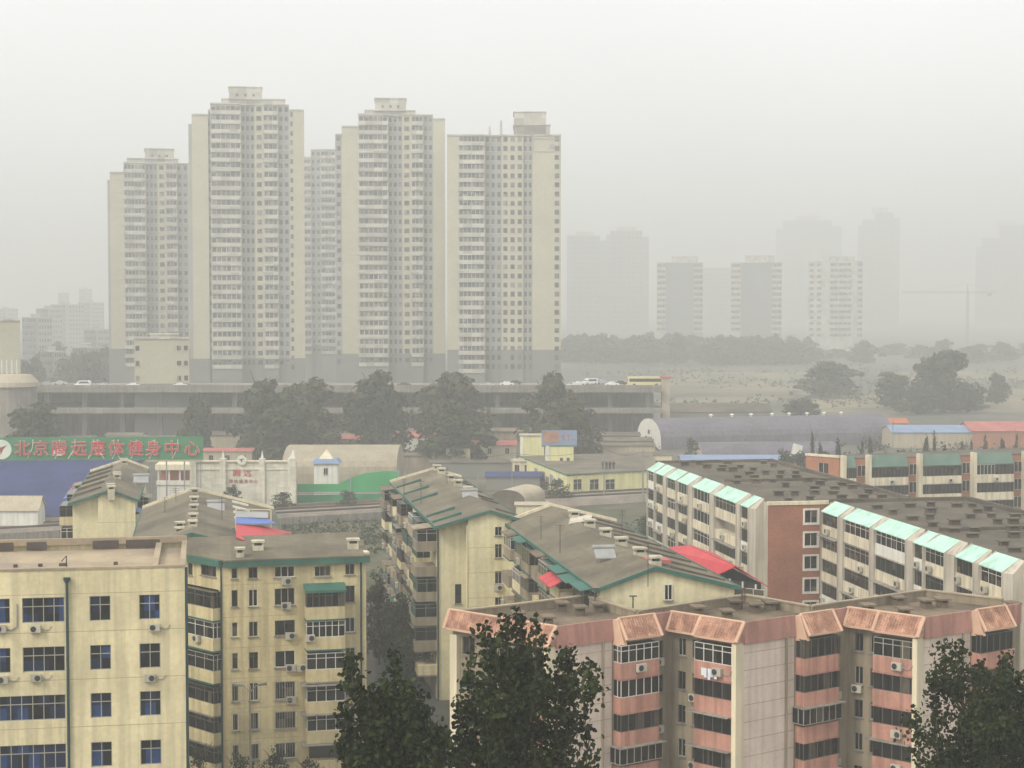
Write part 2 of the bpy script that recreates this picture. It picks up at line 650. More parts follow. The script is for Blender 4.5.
# railway: ballast bed, sleepers omitted by distance, two pairs of rails
A0, A1 = at(-120, 540, 0), at(1150, 468, 0)
RD = (A1 - A0).normalized()
RNv = Vector((-RD.y, RD.x, 0))
b = MB()
b.hexa([A0 - RNv * 9, A1 - RNv * 9, A1 + RNv * 9, A0 + RNv * 9] + [p + Vector((0, 0, 1.2)) for p in (A0 - RNv * 5.5, A1 - RNv * 5.5, A1 + RNv * 5.5, A0 + RNv * 5.5)])
rb = tag(b.build('railway', M['ballast']), 'railway ballast bank', kind='structure')
b = MB()
for o in (-3.6, -2.15, 1.9, 3.35):
    c0, c1 = A0 + RNv * o, A1 + RNv * o
    n = RNv * .06
    b.hexa([c0 - n + Vector((0, 0, 1.21)), c1 - n + Vector((0, 0, 1.21)), c1 + n + Vector((0, 0, 1.21)), c0 + n + Vector((0, 0, 1.21)),
            c0 - n + Vector((0, 0, 1.4)), c1 - n + Vector((0, 0, 1.4)), c1 + n + Vector((0, 0, 1.4)), c0 + n + Vector((0, 0, 1.4))])
b.build('rail', M['rail'], rb)


def long_wall(p, q, z0, z1, th, mat, name, label, cat, capmat=None):
    d = (q - p).normalized()
    n = Vector((-d.y, d.x, 0)) * th / 2
    b = MB()
    b.prism([p - n, q - n, q + n, p + n], z0, z1)
    o = tag(b.build(name, mat), label, cat)
    if capmat:
        b = MB()
        b.prism([p - n * 1.5, q - n * 1.5, q + n * 1.5, p + n * 1.5], z1, z1 + .2)
        b.build('coping', capmat, o)
    return o


long_wall(A0 + RNv * 11, A0 + RNv * 11 + RD * 232, 0, 1.0, .3, pmat('wall_brown', (.24, .15, .10), .2, .3), 'boundary_wall', 'long low brown wall along the far side of the railway', 'wall', M['concrete'])
long_wall(A0 - RNv * 12, A0 - RNv * 12 + RD * 118, 0, 1.5, .3, M['concrete'], 'boundary_wall', 'low grey concrete wall along the grassy side of the railway', 'wall')

# ================================================================== cream office block, lower left
c = at(184.5, 567, 23.1)
fo = Fr(c.x - 42, c.y, 0.0)
LO = 42.0
off = empty('office_building', (c.x - 21, c.y + 7, 0), 'flat roofed cream office block with cross barred blue windows and drain pipe', 'building')
ZR = 23.1


def uz(fr, x0, x1, y0, y1, o=0.0):
    a, c_ = fr.hit(x0, y1, o), fr.hit(x1, y0, o)
    return [a[0], c_[0], a[1], c_[1]]


rows = [(596, 621), (645, 670), (693, 718), (742, 767)]
holes, specs = [], []
for k in range(7):
    if k < 4:
        ya, yb = rows[k]
        z0, z1 = fo.hit(100, yb)[1], fo.hit(100, ya)[1]
    else:
        z0, z1 = z0 - 3.42, z1 - 3.42
    for (x0, x1, nc) in ([(-92, -50, 3), (-24, 10.5, 3), (22.6, 65, 4)] if k not in (2, 3) else [(-92, -50, 3), (-24, 65, 8)]) + [(90, 111, 2), (139.5, 160.5, 2)]:
        h = [fo.hit(x0, 650)[0], fo.hit(x1, 650)[0], z0, z1]
        holes.append(h)
        specs.append((h, nc))
b = MB()
b.wall(fo, 0, LO, 0, ZR, holes, .2)
D = 13.5
for q in ((fo.p(LO, 0, 0), fo.p(LO, -D, 0)), (fo.p(LO, -D, 0), fo.p(0, -D, 0)), (fo.p(0, -D, 0), fo.p(0, 0, 0))):
    p0, p1 = q
    b.poly([p0, p1, p1 + Vector((0, 0, ZR)), p0 + Vector((0, 0, ZR))])
b.build('wall', M['cream'], off)
for h, nc in specs:
    window(off, fo, *h, cols=nc, rows=2, glass='office', frame='greyframe', depth=.18, sill=False)
b = MB()
for k in range(6):
    z = specs[0][0][2] - .72 - 3.42 * k
    if z > 0:
        b.fbox(fo, 0, LO, .001, .007, z, z + .035)
for x in (77, 125, 170):
    u = fo.hit(x, 650)[0]
b.fbox(fo, 0, LO, .001, .006, ZR - 1.72, ZR - 1.69)
b.build('joint', M['joint'], off)
b = MB()
b.prism([fo.p(0.3, -.3, 0), fo.p(LO - .3, -.3, 0), fo.p(LO - .3, -D + .3, 0), fo.p(.3, -D + .3, 0)], ZR - .9, ZR - .42)
b.build('roof', M['roofpink'], off)
b = MB()
t = .34
b.fbox(fo, -.05, LO + .05, -t, .05, ZR, ZR + .16)
b.fbox(fo, -.05, LO + .05, -D, -D + t, ZR, ZR + .5)
b.fbox(fo, LO - t, LO + .05, -D + t, -t, ZR, ZR + .16)
b.fbox(fo, LO - t - 2.0, LO - t - 1.55, -D + t, -t, ZR - .42, ZR + .05)
b.build('parapet', M['roofpink'], off)
b = MB()
for x0, x1 in ((-10, 14), (27, 47), (93, 119), (126, 160)):
    u0, u1 = fo.hit(x0, 545, -D)[0], fo.hit(x1, 545, -D)[0]
    b.fbox(fo, u0, u1, -D + t, -D + t + .02, ZR - .35, ZR + .3)
b.build('dark_strip', M['rail'], off)  # flat dark pieces on the inner face of the back parapet
u, z = fo.hit(67, 583)
b = MB()
b.tube([fo.p(u, .16, 0), fo.p(u, .16, z)], .1, 8)
b.tube([fo.p(u, .16, z), fo.p(u, .16, z + .25), fo.p(u, .16, z + .42)], [.1, .24, .24], 8)
b.build('drain_pipe', M['pipe'], off)
b = MB()
b.tube([fo.p(LO + .12, -.15, 0), fo.p(LO + .12, -.15, ZR - .05)], .1, 8)
b.build('drain_pipe', M['pipe'], off)
u = fo.hit(66, 566)[0]
b = MB()
b.tube([fo.p(u, -.5, ZR - .42), fo.p(u, -.5, ZR + .95), fo.p(u - .35, -.5, ZR + .55)], .045, 5)
for x in (12, 37, 58, 62, 113):
    uu = fo.hit(x, 556, -4)[0]
    b.fbox(fo, uu, uu + .3, -5, -4.7, ZR - .42, ZR - .2)
b.build('roof_bracket', M['rail'], off)
for x, y in ((35.5, 632), (36, 681), (154.5, 630.5), (150, 681), (1, 632), (3, 683)):
    u, z = fo.hit(x, y)
    ac(off, fo, u, z, sc_=.88)
for (x0, y0, x1, y1) in ((17, 604, 17, 630),):
    a, c_ = fo.hit(x0, y0), fo.hit(x1, y1)
    b = MB()
    b.tube([fo.p(a[0], .06, a[1]), fo.p(c_[0], .06, c_[1] + .25), fo.p(c_[0] - .4, .06, c_[1]), fo.p(c_[0] - 1.0, .1, c_[1])], .05, 6)
    b.build('hose', M['greyframe'], off)

# ================================================================== cream flats with green eaves, seven storeys
ZE = 19.6
c0, c1 = at(222, 562, ZE), at(366, 557, ZE)
fs = fr2(c0, c1)
LS = (c1 - c0).length
cw = at(186, 555.5, ZE)
dirw = (Vector((c0.x, c0.y, 0)) - Vector((cw.x, cw.y, 0))).normalized()
LF = 9.0
st = Vector((c0.x, c0.y, 0)) - dirw * LF
ff = fr2(st, c0)
fl = empty('flats', (c0.x + LS / 2, c0.y + 6, 0), 'seven storey cream flats with green eaves and glazed balconies beside the office block', 'building')
holes, specs = [], []
RY = [(566, 577), (588, 605), (620, 635), (650.5, 667), (681, 699), (711, 728), (742, 758)]
for k, (ya, yb) in enumerate(RY):
    for ci, (x0, x1, nc) in enumerate(((232, 238, 1), (249, 258, 2), (275, 295, 3 if k < 2 else 2), (345.5, 355, 2))):
        z0, z1 = fs.hit(290, yb)[1], fs.hit(290, ya)[1]
        if ci == 0:
            z0, z1 = z0 + .03, z1
        h = [fs.hit(x0, 650)[0], fs.hit(x1, 650)[0], z0, z1]
        holes.append(h)
        specs.append((h, nc, k, ci))
h = [fs.hit(315, 650)[0], fs.hit(331, 650)[0], fs.hit(320, 576.5)[1], fs.hit(320, 566)[1]]
holes.append(h)
specs.append((h, 3, 0, 9))
fholes = []
for x0, x1 in ((188, 192.5), (201, 216)):
    a = uz(ff, x0, x1, 563.5, 574.5)
    fholes.append(a)
uB0, uB1 = fs.hit(305, 650)[0], fs.hit(343.5, 650)[0]
for k in range(1, 7):
    z = fs.hit(320, RY[k][1])[1]
    holes.append([uB0 + .3, uB1 - .3, z - .9, z + 1.55])
bh = [[2.2, LF - .5, fs.hit(290, RY[k][1])[1] - .9, fs.hit(290, RY[k][1])[1] + 1.5] for k in range(1, 7)]
b = MB()
b.wall(fs, 0, LS, 0, ZE, holes, .2)
b.wall(ff, 0, LF, 0, ZE, fholes + bh, .2)
e1 = fs.p(LS, 0, 0)
e2 = fs.p(LS, -11, 0)
e3 = fs.p(-3, -11, 0)
for p0, p1 in ((e1, e2), (e2, e3), (e3, st)):
    b.poly([p0, p1, vec((p1.x, p1.y, ZE)), vec((p0.x, p0.y, ZE))])
b.build('wall', M['cream2'], fl)
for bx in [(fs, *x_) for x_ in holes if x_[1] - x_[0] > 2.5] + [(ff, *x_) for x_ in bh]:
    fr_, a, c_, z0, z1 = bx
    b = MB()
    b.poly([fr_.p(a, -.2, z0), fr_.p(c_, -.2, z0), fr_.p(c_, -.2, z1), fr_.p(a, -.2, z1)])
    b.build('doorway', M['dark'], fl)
for h, nc, k, ci in specs:
    window(fl, fs, *h, cols=nc, rows=1, glass='flat', frame=['greyframe', 'darkframe', 'frame'][(k + ci) % 3])
for h in fholes:
    window(fl, ff, *h, cols=3, glass='dim', frame='darkframe')
for k in range(1, 7):
    zs_ = fs.hit(320, RY[k][1])[1]
    od = 1.1
    fr_ = ['darkframe', 'frame', 'frame', 'frame', 'frame', 'greyframe'][k - 1]
    balcony(fl, fs, uB0, uB1, zs_ - 1.08, zs_, od, 'cream2', 'green' if k < 3 else 'concrete')
    if k < 6:
        glazing(fl, fs, uB0 + .02, uB1 - .02, zs_ + .002, zs_ + 1.42, od - .03, 4 if k > 2 else 6, fr_, 'flat')
    if k == 1:
        b = MB()
        b.slab([fs.p(uB0 - .1, od + .25, zs_ + 1.5), fs.p(uB1 + .1, od + .25, zs_ + 1.5), fs.p(uB1 + .1, 0, zs_ + 1.95), fs.p(uB0 - .1, 0, zs_ + 1.95)], .22)
        b.build('canopy', M['green'], fl)
    elif k in (4, 5, 6):
        b = MB()
        b.slab([fs.p(uB0 - .45, od + .35, zs_ + 1.5), fs.p(uB1 + .45, od + .35, zs_ + 1.5), fs.p(uB1 + .45, 0, zs_ + 1.62), fs.p(uB0 - .45, 0, zs_ + 1.62)], .08)
        b.build('canopy', M['concrete'], fl)
    zf = zs_ + .1
    balcony(fl, ff, 2.0, LF - .12, zf - 1.05, zf, .9, 'cream2', 'green' if k < 4 else 'concrete')
    glazing(fl, ff, 2.02, LF - .15, zf + .002, zf + 1.42, .87, 5, ['darkframe', 'white' if 0 else 'frame', 'greyframe', 'darkframe', 'darkframe', 'darkframe'][k - 1], 'dim')
# eaves, gutter, roof
EO = .45
b = MB()
for (fr_, L) in ((ff, LF), (fs, LS)):
    b.fbox(fr_, -.2 if fr_ is ff else .18, L + (.3 if fr_ is fs else .12), -.02, EO, ZE - .42, ZE + .16)
b.build('eaves', M['green'], fl)
ZRG = ZE + 1.25
b = MB()
r0, r1 = fs.p(-4, -7.5, ZRG), fs.p(LS + .3, -7.5, ZRG)
s0, s1 = fs.p(.2, EO + .03, ZE + .2), fs.p(LS + .3, EO + .03, ZE + .2)
w0 = ff.p(-.2, EO + .03, ZE + .2)
n0, n1 = fs.p(-4, -11.4, ZE + .2), fs.p(LS + .3, -11.4, ZE + .2)
b.slab([s0, s1, r1, r0], .12)
b.slab([w0, s0, r0], .12)
b.slab([r0, r1, n1, n0], .12)
b.slab([w0, r0, n0], .12)
b.build('roof', M['roofgrey'], fl)
b = MB()
b.poly([fs.p(LS, 0, ZE), fs.p(LS, -11, ZE), fs.p(LS, -7.5, ZRG - .1)])
b.fbox(fs, LS - .1, LS + .32, -7.6, -.1, ZE + .2, ZE + .42)
b.build('gable', M['palewall'], fl)
b = MB()
u = fs.hit(361, 640)[0]
b.tube([fs.p(u, .12, 0), fs.p(u, .12, ZE - .4)], .09, 6)
b.build('drain_pipe', M['pipe'], fl)
b = MB()
b.tube([ff.p(LF - .02, .1, 0), ff.p(LF - .02, .1, ZE - .4)], .08, 6)
b.build('drain_pipe', M['pipe'], fl)
for px, py in ((240, 553), (258, 546), (353, 546)):
    zg = ZE + .6
    for _ in range(6):
        p = at(px, py + 5, zg)
        zg = ZE + .2 + min(1.05, max(0, (p.y - fs.y) * .14))
    chimney(fl, p.x, p.y, zg - .15, .95 if px > 250 else .7, .7, 1.0)
for x, y in ((286, 584.5), (286, 609), (290, 639), (290.5, 671), (301, 671), (308, 639), (291, 703)):
    u, z = fs.hit(x, y)
    ac(fl, fs, u, z + .03, o=0 if x < 300 else (1.1 if x == 308 else 0), pipe=False)
u, z = ff.hit(207, 640)
ac(fl, ff, u, z, o=.9, pipe=False)
# window cages at the lower floors
for k in (4, 5, 6):
    ya, yb = RY[k]
    for x0, x1 in ((231.5, 260), (274, 297)):
        a = uz(fs, x0, x1, ya - 1, yb + 1)
        b = MB()
        for zz in (a[2], a[3]):
            b.fbox(fs, a[0], a[1], .42, .46, zz - .02, zz + .02)
            for u in (a[0], a[1]):
                b.fbox(fs, u - .02, u + .02, 0, .42, zz - .021, zz + .021)
        n = int((a[1] - a[0]) / .22)
        for i in range(n + 1):
            u = a[0] + (a[1] - a[0]) * i / n
            b.fbox(fs, u - .012, u + .012, .425, .455, a[2], a[3])
        b.build('window_cage', M['greyframe'], fl)
b = MB()
for k in range(1, 7):
    z = fs.hit(290, RY[k][0])[1] + .45
    b.fbox(fs, 0, uB0 - .5, .002, .008, z, z + .03)
b.build('joint', M['joint'], fl)


# ================================================================== pitched-roof blocks
def gable_roof(root, x0, x1, xr, y0, y1, ze0, zr, ze1, over=.35, mat='roofgrey', trim='green', th=.16, yo=.3):
    """ridge along y; x0,x1 the eaves, xr the ridge"""
    b = MB()
    s0 = (zr - ze0) / (xr - x0)
    s1 = (zr - ze1) / (x1 - xr)
    a0, a1 = x0 - over, x1 + over
    za, zb = ze0 - s0 * over, ze1 - s1 * over
    b.slab([(a0, y0 - yo, za), (xr, y0 - yo, zr), (xr, y1 + yo, zr), (a0, y1 + yo, za)], th)
    b.slab([(xr, y0 - yo, zr), (a1, y0 - yo, zb), (a1, y1 + yo, zb), (xr, y1 + yo, zr)], th)
    rf = b.build('roof', M[mat], root)
    if trim:
        b = MB()
        for yy in (y0 - yo - .09,):
            b.slab([(a0, yy, za + .06), (xr, yy, zr + .06), (xr, yy + .085, zr + .06), (a0, yy + .085, za + .06)], .34)
            b.slab([(xr, yy, zr + .06), (a1, yy, zb + .06), (a1, yy + .085, zb + .06), (xr, yy + .085, zr + .06)], .34)
        b.box(a0 - .12, y0 - yo, za - .3, a0 - .003, y1 + yo, za + .05)
        b.box(a1 + .003, y0 - yo, zb - .3, a1 + .12, y1 + yo, zb + .05)
        b.build('trim', M[trim], rf)
        b = MB()
        yy = y1 + yo
        b.slab([(a0, yy, za + .3), (xr, yy, zr + .3), (xr, yy + .25, zr + .3), (a0, yy + .25, za + .3)], .5)
        b.slab([(xr, yy, zr + .3), (a1, yy, zb + .3), (a1, yy + .25, zb + .3), (xr, yy + .25, zr + .3)], .5)
        b.build('coping', M['palewall'], rf)
    return rf, s0, s1


def side_balconies(root, fr, L, z_top, floors, pitch, bays, out=1.35, seed=1, low=2, wallmat='olive'):
    """a crowded side of enclosed balconies, each one its own make"""
    r = random.Random(seed)
    for k in range(low, floors):
        zf = z_top - pitch * (floors - k) + .05
        for (u0, u1, oo) in bays:
            h1 = r.uniform(.85, 1.05)
            d = out * oo * r.uniform(.85, 1.1)
            balcony(root, fr, u0, u1, zf, zf + h1, d, r.choice(['cream', 'olive', 'olive', 'cream2', 'olive', 'roofpink']), r.choice(['concrete', 'concrete', 'green']))
            q = r.random()
            if q < .82:
                glazing(root, fr, u0 + .03, u1 - .03, zf + h1 + .002, zf + h1 + r.uniform(1.3, 1.45), d - .02, r.choice([3, 4, 5]),
                        r.choice(['frame', 'darkframe', 'greyframe', 'darkframe', 'darkgreen']), 'dim')
            if r.random() < .35:
                b = MB()
                zz = zf + h1 + 1.5
                b.slab([fr.p(u0 - .1, d + .3, zz - .12), fr.p(u1 + .1, d + .3, zz - .12), fr.p(u1 + .1, 0, zz + .12), fr.p(u0 - .1, 0, zz + .12)], .06)
                b.build('canopy', M[r.choice(['concrete', 'green', 'olive', 'roofbrown'])], root)
            if r.random() < .3:
                ac(root, fr, r.uniform(u0 + .6, u1 - .6), zf + .2, o=d, pipe=False)


# ---- middle block, near gable at the street
X0, X1, XR = 23.9, 32.6, 29.3
Y0, Y1 = 182.0, 226.0
mb = empty('flats', ((X0 + X1) / 2, (Y0 + Y1) / 2, 0), 'long pitched roof flats with a yellow end wall and crowded balconies above the lane', 'building')
XS = at(463, 523, 18.5).x
zl, zr_, zrt = 18.75, 20.25, 19.25
fg = Fr(XS, Y0 - 1.2, 0)
fg2 = Fr(X0, Y0, 0)
gw = X1 - XS - 1.0
hol = []
for ya, yb in ((524, 536), (544, 558), (571, 584), (597, 610), (623, 636)):
    a = uz(fg, 495, 502, ya, yb)
    hol.append(a)
b = MB()
zw = zl - .3
b.wall(fg, 0, gw, 0, zw, hol, .15)
sl0 = (zr_ - zl) / (XR - X0)
sl1 = (zr_ - zrt) / (X1 - XR)
b.poly([fg.p(0, 0, zw), fg.p(gw, 0, zw), fg.p(gw, 0, zr_ - sl1 * (XS + gw - XR) - .1), fg.p(XR - XS, 0, zr_ - .1), fg.p(0, 0, zl + sl0 * (XS - X0) - .1)])
b.wall(fg2, 0, XS - X0, 0, zw, [uz(fg2, 455, 461.5, 584, 604)], .15)
b.poly([(XS, Y0, 0), (XS, Y0 - 1.2, 0), (XS, Y0 - 1.2, zl + .3), (XS, Y0, zl + .3)])
b.poly([(XS + gw, Y0 - 1.2, 0), (XS + gw, Y1, 0), (XS + gw, Y1, zrt), (XS + gw, Y0 - 1.2, zrt)])
b.poly([(XS + gw, Y1, 0), (X0, Y1, 0), (X0, Y1, zl), (XR, Y1, zr_ - .1), (XS + gw, Y1, zrt - .1)])
fw_ = Fr(X0, Y1, -math.pi / 2)
b.poly([fg2.p(0, 0, zw), fg2.p(XS - X0, 0, zw), fg2.p(XS - X0, 0, zl + sl0 * (XS - X0) - .1), fg2.p(0, 0, zl - .1)])
b.wall(fw_, 0, Y1 - Y0, 0, zl - .1)
b.build('wall', M['yellow'], mb)
for a in hol:
    window(mb, fg, *a, cols=2, glass='flat', frame='greyframe')
window(mb, fg2, *uz(fg2, 455, 461.5, 584, 604), cols=1, glass='dim', frame='darkframe')
rf, s0, s1 = gable_roof(mb, X0, X1, XR, Y0 - 1.2, Y1, zl, zr_, zrt)
for yy in (Y0 + 1.5, Y0 + 6.5, Y0 + 21, Y0 + 29, Y0 + 37):
    b = MB()
    b.slab([(X0 - .3, yy, zl + .12), (X0 + 2.8, yy, zl + s0 * 2.8 + .3), (X0 + 2.8, yy + .35, zl + s0 * 2.8 + .3), (X0 - .3, yy + .35, zl + .12)], .35)
    b.build('parting_rib', M['green'], rf)
for yy in (Y0 + 2.0, Y0 + 12, Y0 + 16, Y0 + 24, Y0 + 32, Y0 + 36):
    b = MB()
    b.slab([(XR + 1.2, yy, zr_ - s1 * 1.2 + .2), (X1 - .1, yy, zrt + .2), (X1 - .1, yy + .25, zrt + .2), (XR + 1.2, yy + .25, zr_ - s1 * 1.2 + .2)], .35)
    b.build('parting_rib', M['roofdark'], rf)
for px, py in ((448, 478), (457, 483), (467, 490), (436, 471), (431, 468)):
    p = at(px, py + 1.5, zr_ + .1)
    chimney(mb, XR + .3, p.y, zr_ - .25, .9, .8, .95)
bays = [(1.5 + i * 5.35, 1.5 + i * 5.35 + 4.4, 1.0 if i % 3 else 1.25) for i in range(7)] + [(40.0, 43.6, 1.7)]
side_balconies(mb, fw_, Y1 - Y0, zl - .2, 7, 2.66, bays, 1.35, 3, 1)
b = MB()
b.tube([(X0 + .05, Y0 - .12, 0), (X0 + .05, Y0 - .12, zl - .3)], .09, 6)
b.build('drain_pipe', M['pipe'], mb)
b = MB()
b.tube([(XS - .1, Y0 - 1.25, 0), (XS - .1, Y0 - 1.25, zl)], .07, 6)
b.build('drain_pipe', M['palewall'], mb)
b = MB()
for k in range(1, 7):
    b.fbox(fg, 0, gw, .002, .008, zl - 2.66 * k + .2, zl - 2.66 * k + .24)
b.build('joint', M['joint'], mb)
u, z = fg.hit(498, 590)
ac(mb, fg, u, z, pipe=False)

# ---- second block, nearer, gable behind the pink block
X0, X1, XR = 31.4, 42.8, 36.0
Y0, Y1 = 138.0, 181.0
zl, zr_, zrt = 18.9, 20.5, 18.75
m2 = empty('flats', ((X0 + X1) / 2, (Y0 + Y1) / 2, 0), 'pitched roof flats whose pale yellow gable rises just behind the pink block', 'building')
fg = Fr(X0, Y0, 0)
hol = [uz(fg, 664, 672, 584, 600)]
b = MB()
b.wall(fg, 0, X1 - X0, 0, 18.2)
b.poly([(X0, Y0, 18.2), (X1, Y0, 18.2), (X1, Y0, zrt - .1), (XR, Y0, zr_ - .1), (X0, Y0, zl - .1)])
fw_ = Fr(X0, Y1, -math.pi / 2)
b.wall(fw_, 0, Y1 - Y0, 0, zl - .1)
b.poly([(X1, Y0, 0), (X1, Y1, 0), (X1, Y1, zrt - .1), (X1, Y0, zrt - .1)])
b.poly([(X1, Y1, 0), (X0, Y1, 0), (X0, Y1, zl - .1), (XR, Y1, zr_ - .1), (X1, Y1, zrt - .1)])
b.build('wall', M['yellow'], m2)
window(m2, fg, *hol[0], cols=2, glass='dim', frame='frame', o=.17, depth=.1)
rf, s0, s1 = gable_roof(m2, X0, X1, XR, Y0, Y1, zl, zr_, zrt)
for yy in [Y0 + 2 + i * 5.2 for i in range(8)]:
    b = MB()
    b.slab([(XR + 2.0, yy, zr_ - s1 * 2 + .2), (X1 - .2, yy, zrt + .2), (X1 - .2, yy + .3, zrt + .2), (XR + 2, yy + .3, zr_ - s1 * 2 + .2)], .35)
    b.build('parting_rib', M['roofdark'], rf)
for px, py in ((562, 512), (575, 521), (591, 530), (608, 539), (624.5, 549.5), (643, 561)):
    p = at(px, py + 2, zr_ + .3)
    chimney(m2, XR + .45, max(p.y, Y0 + 1.6), zr_ - .3, .95, .75, .95)
p = at(583, 528, 19.8)
b = MB()
b.slab([p + Vector((-1.6, -.7, .55)), p + Vector((.6, -1, .95)), p + Vector((1.1, .7, 1.3)), p + Vector((-1.1, 1, .9))], .1)
b.tube([p + Vector((.3, 0, -.6)), p + Vector((.3, 0, 1.0))], .06, 5)
b.tube([p + Vector((-.9, .2, -.6)), p + Vector((-.9, .2, .6))], .06, 5)
b.build('solar_panel', M['tealside'], m2)
b = MB()
b.box(XR + .3, Y0 + 3, zr_ - .25, XR + 2.2, Y0 + 5, zr_ + .04)
b.build('roof_patch', M['redroof'], m2)
bays = [(4.0 + i * 4.85, 4.0 + i * 4.85 + 4.1, .85 if i % 2 else 1.0) for i in range(8)]
side_balconies(m2, fw_, Y1 - Y0, zl - .2, 7, 2.66, bays, 1.3, 9, 2)
b = MB()
u0 = fw_.hit(563, 565)[0]
for i in range(3):
    b.slab([fw_.p(u0 + i * 1.9, 2.3, 17.5), fw_.p(u0 + 1.8 + i * 1.9, 2.3, 17.5), fw_.p(u0 + 1.8 + i * 1.9, .45, 18.4), fw_.p(u0 + i * 1.9, .45, 18.4)], .07)
b.build('awning', M['red'], m2)
b = MB()
for i in range(10):
    zz = 12.6 + i * .5
    u = fg.hit(620, 590)[0]
    b.fbox(fg, u - .28, u + .28, .1, .16, zz, zz + .05)
b.build('ladder', M['joint'], m2)

# ---- left block with a yellow gable
X0, X1, XR = -15.4, -8.2, -11.0
Y0, Y1 = 208.0, 246.0
zl, zr_, zrt = 18.9, 20.3, 19.2
m3 = empty('flats', ((X0 + X1) / 2, (Y0 + Y1) / 2, 0), 'pitched roof flats with a plain yellow gable and blue balcony awnings, behind the office roof', 'building')
fg = Fr(X0, Y0, 0)
b = MB()
xs = fg.hit(98, 520)[0]
fgA = Fr(X0, Y0 + .8, 0)
b.wall(fgA, 0, xs, 0, 18.2)
b.wall(fg, xs, X1 - X0, 0, 18.2)
b.poly([(X0 + xs, Y0 + .8, 0), (X0 + xs, Y0, 0), (X0 + xs, Y0, 19.6), (X0 + xs, Y0 + .8, 19.6)])
b.poly([(X0 + xs, Y0, 18.2), (X1, Y0, 18.2), (X1, Y0, zrt - .1), (XR, Y0, zr_ - .1), (X0 + xs, Y0, zl + .5)])
b.poly([(X0, Y0 + .8, 18.2), (X0 + xs, Y0 + .8, 18.2), (X0 + xs, Y0 + .8, zl + .6), (X0, Y0 + .8, zl - .1)])
b.poly([(X1, Y0, 0), (X1, Y1, 0), (X1, Y1, zrt - .1), (X1, Y0, zrt - .1)])
b.poly([(X0, Y1, 0), (X0, Y0 + .8, 0), (X0, Y0 + .8, zl - .1), (X0, Y1, zl - .1)])
b.poly([(X1, Y1, 0), (X0, Y1, 0), (X0, Y1, zl - .1), (XR, Y1, zr_ - .1), (X1, Y1, zrt - .1)])
b.build('wall', M['yellow'], m3)
rf, s0, s1 = gable_roof(m3, X0, X1, XR, Y0, Y1, zl, zr_, zrt)
for yy in (Y0 + 6, Y0 + 13, Y0 + 20, Y0 + 27, Y0 + 33):
    b = MB()
    b.slab([(X0 - .2, yy, zl + .25), (X0 + 3.0, yy, zl + s0 * 3.0 + .25), (X0 + 3.0, yy + .5, zl + s0 * 3.0 + .25), (X0 - .2, yy + .5, zl + .25)], .4)
    b.build('parting_rib', M['roofdark'], rf)
for px, py in ((124, 486), (127, 474), (133, 460)):
    p = at(px, py + 2, zr_ + .2)
    chimney(m3, XR + .1, p.y, zr_ - .35, .8, .7, .85)
    chimney(m3, XR - .1, p.y + 2.6, zr_ - .35, .8, .7, .85)
fw_ = Fr(X0, Y1, -math.pi / 2)
side_balconies(m3, fw_, Y1 - Y0, zl - .2, 7, 2.66, [(31.5, 36.6, 1.0)] + [(i * 5.2 + .8, i * 5.2 + 4.9, 1.0) for i in range(6)], 1.5, 12, 3)
fe = Fr(X1, Y0, math.pi / 2)
side_balconies(m3, fe, Y1 - Y0, zrt - .3, 7, 2.66, [(.6, 4.5, 1.0), (6.5, 10, 1.0)], 1.3, 14, 4)
for zz in (17.6, 15.0):
    b = MB()
    b.slab([fe.p(.4, 1.75, zz - .6), fe.p(4.7, 1.75, zz - .6), fe.p(4.7, 0.05, zz + .1), fe.p(.4, 0.05, zz + .1)], .08)
    b.build('awning', M['blue'], m3)
b = MB()
b.slab([fe.p(.4, 1.75, 13.5), fe.p(4.7, 1.75, 13.5), fe.p(4.7, 0.05, 14.2), fe.p(.4, 0.05, 14.2)], .08)
b.build('awning', M['redroof'], m3)
for u, mt in ((14, 'blue'), (17.5, 'blue'), (8, 'orange')):
    b = MB()
    b.slab([fw_.p(u, .05, 18.3), fw_.p(u + 4, .05, 18.3), fw_.p(u + 4, 2.3, 17.5), fw_.p(u, 2.3, 17.5)], .08)
    b.build('awning', M[mt], m3)
b = MB()
for k in range(1, 4):
    b.fbox(fg, xs, X1 - X0, .002, .008, zl - 2.66 * k + .2, zl - 2.66 * k + .24)
b.build('joint', M['joint'], m3)

# ---- wing behind the seven storey flats
X0, X1, XR = -6.8, 7.2, -1.4
Y0, Y1 = 163.0, 200.0
zl, zr_, zrt = 19.0, 20.9, 18.6
m4 = empty('flats', ((X0 + X1) / 2, (Y0 + Y1) / 2, 0), 'broad grey pitched roof wing with a row of ridge chimneys behind the seven storey flats', 'building')
b = MB()
b.poly([(X0, Y0, 0), (X1, Y0, 0), (X1, Y0, zrt - .1), (XR, Y0, zr_ - .1), (X0, Y0, zl - .1)])
b.poly([(X1, Y1, 0), (X0, Y1, 0), (X0, Y1, zl - .1), (XR, Y1, zr_ - .1), (X1, Y1, zrt - .1)])
b.poly([(X1, Y0, 0), (X1, Y1, 0), (X1, Y1, zrt - .1), (X1, Y0, zrt - .1)])
b.poly([(X0, Y1, 0), (X0, Y0, 0), (X0, Y0, zl - .1), (X0, Y1, zl - .1)])
b.build('wall', M['cream2'], m4)
rf, s0, s1 = gable_roof(m4, X0, X1, XR, Y0, Y1, zl, zr_, zrt)
